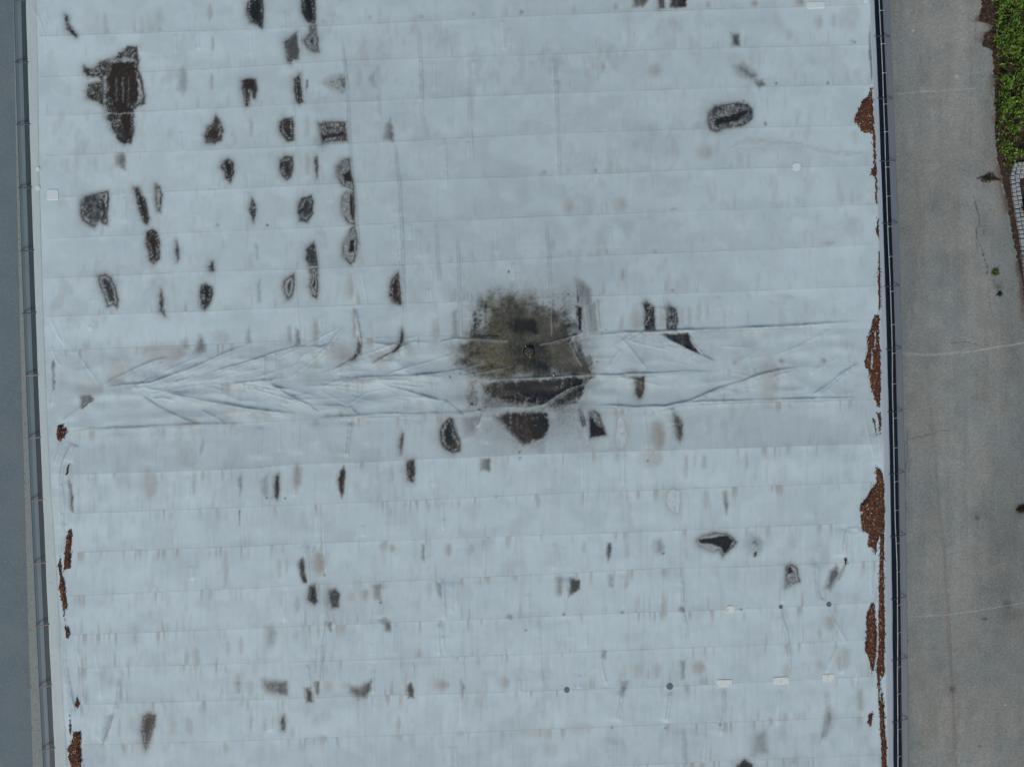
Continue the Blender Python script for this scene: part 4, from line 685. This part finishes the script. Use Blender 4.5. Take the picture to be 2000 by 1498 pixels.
def pebble(u, v, r_, mat, name, label, cat, sq=.6, z=None, rz=0, sy=1.0):
    m = MB(); n = 9; vs_ = []; fs = []
    for k, (rr, zz) in enumerate(((.7, 0), (1, .35), (.75, .8))):
        for i in range(n):
            a = i*2*math.pi/n; j = 1+random.uniform(-.14, .14); x, y = rr*r_*math.cos(a)*j, rr*r_*sy*math.sin(a)*j
            vs_.append((x*math.cos(rz)-y*math.sin(rz), x*math.sin(rz)+y*math.cos(rz), zz*sq*r_*2))
    for k in (0, 1): fs += [(k*n+i, k*n+(i+1) % n, (k+1)*n+(i+1) % n, (k+1)*n+i) for i in range(n)]
    fs += [tuple(range(2*n, 3*n)), tuple(range(n))[::-1]]
    m.add(vs_, fs); o = m.build(name, mat); zz = float(Hs(np.array(u), np.array(v)))+.003 if z is None else z
    o.location = (float(X(u, zz if z is not None else 0)), float(Y(v, zz if z is not None else 0)), zz); tag(o, label, cat); return o
pebble(1035,696.5,.018,M['stone_w'],'pebble','white pebble lying just below the roof drain strainer','pebble')
pebble(1041,685.5,.011,M['stone_y'],'pebble','yellowish pebble at the right of the drain','pebble')
pebble(1028.5,694,.014,M['stone_r'],'pebble','reddish pebble at the lower left of the drain','pebble')
pebble(1027,677,.012,M['stone_w'],'pebble','small grey pebble at the upper left of the drain','pebble')
pebble(1081,733,.018,M['amber'],'pebble','orange pebble on the dark algae above the fold','pebble',sy=1.5)
pebble(937,747.5,.014,M['amber'],'leaf','narrow orange leaf standing out left of the black stain','leaf',.25,sy=2.7)
pebble(1182,647,.014,M['stone_w'],'scrap','white curled scrap beside the fold right of the pond','scrap',.5,rz=-.5,sy=3.0)

# ------------------------------------------------------------------ ground
def plane(name, pts, z, mat, kind='structure'):
    m = MB(); m.add([(x, y, z) for x, y in pts], [tuple(range(len(pts)))]); o = m.build(name, mat); o['kind'] = kind; return o
plane('ground', [(-300, -300), (300, -300), (300, 300), (-300, 300)], GZ-.02, M['yard'])
def gx(u): return float(X(u, GZ))
def gy(v): return float(Y(v, GZ))
kv = [-700,0,400,700,900,1250,1450,2200]; k0 = [5,25,33,40,46,55.5,62,88]
pts = [(gx(a), gy(v)) for v, a in zip(kv, k0)]; rt = [(gx(a+90), gy(v)) for v, a in zip(kv, k0)][::-1]
plane('concrete_edging', pts+rt, GZ-.012, M['kerb'])
plane('soil', [(gx(1860), gy(-1200)), (gx(3400), gy(-1200)), (gx(3400), gy(2600)), (gx(1860), gy(2600))], GZ-.014, M['soil'])
EDG = ([-1200,-50,0,15,30,42,45,50,60,65,75,90,96,150,200,250,300,330,380,450,500,560,640,720,2600],[1900,1914,1916,1918,1914,1911,1930,1938,1939,1926,1922,1920,1938,1943,1945,1944,1948,1953,1964,1977,1987,1997,2006,2042,2500])
dv = np.concatenate([np.linspace(-1200, -25, 60), np.arange(-20, 1520, 1.9), np.linspace(1530, 2600, 60)]); du = np.concatenate([np.linspace(1530, 1722, 10), np.arange(1724, 2012, 1.9), np.linspace(2020, 2500, 40)])
DV, DU = np.meshgrid(dv, du, indexing='ij')
dt = np.ones(DU.shape); ds = np.zeros(DU.shape); db = np.zeros(DU.shape); dc_ = np.zeros(DU.shape)
n3 = vnoise(DU, DV, 25, seed=70, octv=3); n1 = vnoise(DU, DV, 4, seed=71, octv=2); na = vnoise(DU, DV, 14, 160, seed=72, octv=2)
dt *= 1+.26*(n3-.5)+.22*(na-.5)+.24*(vnoise(DU, DV, 130, seed=73, octv=2)-.5); dt *= 1-.16*sm(1870, 1990, DU)*sm(-100, 500, DV)
dt *= 1.03-.05*sm(500, 1400, DV)
jx = np.interp(DV, [-100,0,560,1123,1330,1520],[1779,1784,1795,1847,1857,1867]); jd = DU-jx
db = np.maximum(db, .30*np.exp(-(jd/3.5)**2)*sm(.35, .7, n3+.25*sm(700, 1000, DV))); ds = np.maximum(ds, .3*np.exp(-((jd-3)/1)**2)*(vnoise(DU*0, DV, 30, seed=74) > .5)*(DV > 1100))
db = np.maximum(db, .4*sm(.6, .85, n3)*np.exp(-((DU-1832)/14)**2)*sm(700, 760, DV)*sm(900, 840, DV))
e = np.interp(DV, *EDG); db = np.maximum(db, .55*sm(26, 3, e-DU)*sm(.4, .65, n3)); ds = np.maximum(ds, .5*sm(13, 2, e-DU)*sm(.42, .62, n3))
ds = np.maximum(ds, .22*sm(.90, .97, vnoise(DU, DV, 8, seed=75, octv=2))); 
for u, v, a, b, s_ in ((1908,1010,5,5,.6),(1923,1208,6,3,.7),(1968,1180,10,8,.45),(1860,1345,7,8,.5),(1912,1456,4,3,.6),(1975,1200,20,14,.3),(1980,700,14,40,.2),(1993,995,9,9,.9),(1949,560,8,6,.5),(1953,575,5,6,.7),(1962,330,10,6,.3)):
    ds = np.maximum(ds, s_*np.exp(-(((DU-u)/a)**2+((DV-v)/b)**2)**1.5)*(.5+n1))
for pts, wd, a, ch in (([(1900,378),(1905,398),(1911,420),(1912,440),(1906,447),(1908,465),(1911,478)],.9,.8,0),([(1911,473),(1905,478),(1908,487)],.8,.5,0),([(1911,473),(1917,487),(1922,505),(1928,520),(1928,540)],1.0,.85,0),([(1921,440),(1922,455),(1925,465)],.8,.6,0),([(1852,320),(1903,340),(1902,365),(1903,380)],.7,.3,0),
        ([(1765,861),(1795,852),(1825,847),(1832,840),(1860,842)],.8,.6,0),([(1770,840),(1772,880),(1768,920),(1766,970),(1772,1005)],1.0,.6,0),([(1855,670),(1885,668),(1905,673),(1915,678)],.8,.6,0),([(1931,560),(1930,575),(1934,600),(1938,615)],.8,.5,0),([(1940,545),(1941,560)],.9,.6,0),([(1850,1085),(1880,1078)],.9,.3,0),
        ([(1896,80),(1897,130),(1895,200),(1895,300)],.8,.35,0),([(1905,40),(1904,90)],.7,.3,0),
        ([(1745,184),(1790,181),(1850,177),(1910,173)],1.0,.45,1),([(1758,690),(1800,693),(1850,691),(1900,687)],2.0,.38,1),([(1895,688),(1935,680),(1965,675),(2010,668)],1.2,.6,1),([(1775,1205),(1850,1200),(1900,1193),(1975,1181),(2010,1175)],.9,.4,1),([(1790,1385),(1800,1400),(1790,1425)],.9,.2,1)):
    m_ = (DU > min(p[0] for p in pts)-8) & (DU < max(p[0] for p in pts)+8) & (DV > min(p[1] for p in pts)-8) & (DV < max(p[1] for p in pts)+8)
    dd, par, _ = linedist(DU[m_]+(n1[m_]-.5)*(1.5 if ch else 5), DV[m_]+(n3[m_]-.5)*3, pts); val = a*np.exp(-(dd/wd)**2)*(.45+.9*n1[m_])*sm(0, .08, par)*sm(1, .94, par)
    (dc_ if ch else ds)[m_] = np.maximum((dc_ if ch else ds)[m_], val)
for u, v, r_ in ((1783,61,2.2),(1868,150,2.5),(1765,1253,2),(1963,1376,1.6),(1844,726,1.2),(1880,906,1.3)): dc_ = np.maximum(dc_, .9*np.exp(-(((DU-u)**2+(DV-v)**2)/r_**2)))
okc = DU < e+(n1-.5)*7+(n3-.5)*6
Zd = GZ+.012+.01*(n3-.5); Zd = np.where(DU > e-6, Zd-.006, Zd)
Ii = np.arange(DU.size).reshape(DU.shape); c = okc[:-1, :-1] & okc[1:, 1:]
F = np.stack([Ii[1:, :-1], Ii[1:, 1:], Ii[:-1, 1:], Ii[:-1, :-1]], -1)[c]
dwy = mesh_np('driveway', np.stack([X(DU, GZ), Y(DV, GZ), Zd], -1).reshape(-1, 3), F, M['asphalt'], None, True)
attrs(dwy, np.stack([ds, db, ds*0, dc_], -1), dt); dwy['kind'] = 'structure'

# cobbles: two rows along the bed, a wider fan at the top
m = MB(); path = [(1978,318),(1972,345),(1974,366),(1977,388),(1981,410),(1986,440),(1991,470),(1995,505),(2000,540),(2006,580),(2014,640),(2026,720),(2045,820)]
Lc = [0]
for a, b in zip(path, path[1:]): Lc.append(Lc[-1]+math.dist(a, b))
pu = [p[0] for p in path]; pv = [p[1] for p in path]
for c_ in range(9):
    s_ = random.uniform(0, 6)
    while s_ < Lc[-1]:
        u = np.interp(s_, Lc, pu); v = np.interp(s_, Lc, pv); u2 = np.interp(s_+3, Lc, pu); v2 = np.interp(s_+3, Lc, pv); a = math.atan2(-(v2-v), u2-u)
        lim = 9 if v < 352 else (3 if v < 372 else 2)
        if c_ < lim and not (c_ > 1 and v > 340+random.uniform(0, 30)) and random.random() > (.0 if c_ == 0 else .06):
            uu = u+4+c_*8.6+random.uniform(-.5, .5); v_ = v-c_*.6+random.uniform(-.5, .5); h = random.uniform(.043, .049)
            m.box((gx(uu), gy(v_), GZ+.02+random.uniform(-.004, .006)), (h, random.uniform(.042, .049), .045), a+math.pi/2+random.uniform(-.1, .1), 0, .014)
        s_ += 8.15+random.uniform(-.2, .5)
tag(m.build('cobblestone_paving', M['cobble']), kind='structure')

# leaves
def leaves(n, fpos, size, mat, name, tilt=.9, parent=None, asp=.45):
    P = np.array([fpos() for _ in range(n)]); n = len(P); sz = rng.uniform(size[0], size[1], n); az = rng.uniform(0, 2*np.pi, n); tl = rng.uniform(-tilt, tilt, n)
    dx_ = np.stack([np.cos(az)*np.cos(tl), np.sin(az)*np.cos(tl), np.sin(tl)], -1); dy_ = np.stack([-np.sin(az), np.cos(az), rng.uniform(-.5, .5, n)], -1); up = np.cross(dx_, dy_)
    s_ = sz[:, None]; A = P; B = P+dx_*s_*.5+dy_*s_*asp*.5+up*s_*.08; C_ = P+dx_*s_-up*s_*.08; D = P+dx_*s_*.5-dy_*s_*asp*.5+up*s_*.08
    Vx = np.stack([A, B, C_, D], 1).reshape(-1, 3); b = np.arange(n)[:, None]*4
    F = np.concatenate([b+np.array([0, 1, 2]), b+np.array([0, 2, 3])])
    return mesh_np(name, Vx, F, mat, parent, False)
def bedpos():
    while True:
        v = random.uniform(-260, 335); u = random.uniform(1938, 2260); ed = np.interp(v, [-260,0,60,110,180,250,300,335],[1926,1936,1940,1946,1945,1946,1951,1966])
        k = float(vnoise(np.array([u]), np.array([v]), 17, seed=80, octv=2)[0])
        if u < ed+random.expovariate(1/3.)-4 or k < .36: continue
        if v > 308 and u > 1974: continue
        return (gx(u), gy(v), GZ+.02+max(0, (k-.36))*1.5*random.uniform(.2, 1.0))
g = leaves(24000, bedpos, (.035, .115), M['leaf'], 'ground_cover', 1.1); tag(g, 'bright green leafy weeds covering the bed beside the asphalt', 'ground cover', kind='stuff')
g = leaves(9000, bedpos, (.10, .24), M['grass'], 'grass', 1.2, None, .07); tag(g, 'long thin yellowish grass blades among the leafy weeds', 'grass', kind='stuff')
def drypos():
    v = random.uniform(-260, 330); ed = np.interp(v, EDG[0], EDG[1]); u = ed+random.uniform(0, 12); return (gx(u), gy(v), GZ+.01+random.uniform(0, .03))
g = leaves(1500, drypos, (.03, .07), M['litterleaf'], 'leaf_litter', .4); tag(g, 'dry brown leaf litter between asphalt and weeds', 'leaf litter', kind='stuff')
def bush(name, u, v, ru, rv, hh, n, mat, label, cat, size=(.03, .06), stalks=7, smat='dead'):
    t = tag(empty(name, (gx(u), gy(v), GZ)), label, cat)
    def p():
        a = random.uniform(0, 6.28); r_ = math.sqrt(random.random()); return (r_*ru*math.cos(a), r_*rv*math.sin(a), .02+hh*random.random()*(1-.6*r_))
    leaves(n, p, size, mat, 'foliage', 1.0, t)
    m = MB()
    for k in range(stalks):
        a = random.uniform(0, 6.28); l = random.uniform(.6, 1.5); l *= 1.35; x, y = ru*l*math.cos(a), rv*l*math.sin(a); m.tube([(0, 0, .01), (x*.5, y*.5, hh*.6), (x, y, hh*.3)], .010, 4)
    m.build('stem', M[smat], t); return t
b_ = bush('weed', 1932, 349, .17, .07, .10, 110, M['dead'], 'withered dark weed with spreading stalks in the asphalt above the crack', 'weed', stalks=16)
o = leaves(10, lambda: (random.uniform(-.02, .03), random.uniform(0, .05), .1), (.03, .05), M['leaf_dry'], 'dry_head', .5, b_)
bush('weed', 1943, 533, .075, .07, .12, 120, M['leaf'], 'small green weed tuft growing at the end of the asphalt crack', 'weed', stalks=9)
bush('weed', 1951, 575, .05, .06, .05, 35, M['dead'], 'tiny dead weed below the green tuft on the asphalt', 'weed', stalks=7)
bush('weed', 1994, 994, .09, .08, .08, 90, M['dead'], 'dark dead weed clump at the lower right asphalt edge', 'weed', stalks=8)
bush('shrub', 2019, 408, .33, .36, .4, 2600, M['leaf_dark'], 'dark low shrub behind the granite cobble edging', 'shrub', (.04, .08), 12)
bush('shrub', 2062, 520, .55, .60, .5, 2600, M['leaf_dark'], 'dark low shrub mostly outside the frame below the first', 'shrub', (.04, .08), 12)
pebble(1771,1250,.04,M['rust'],'leaf','orange brown leaf on the asphalt right of the roof','leaf',.15,GZ+.03,.4,1.7)
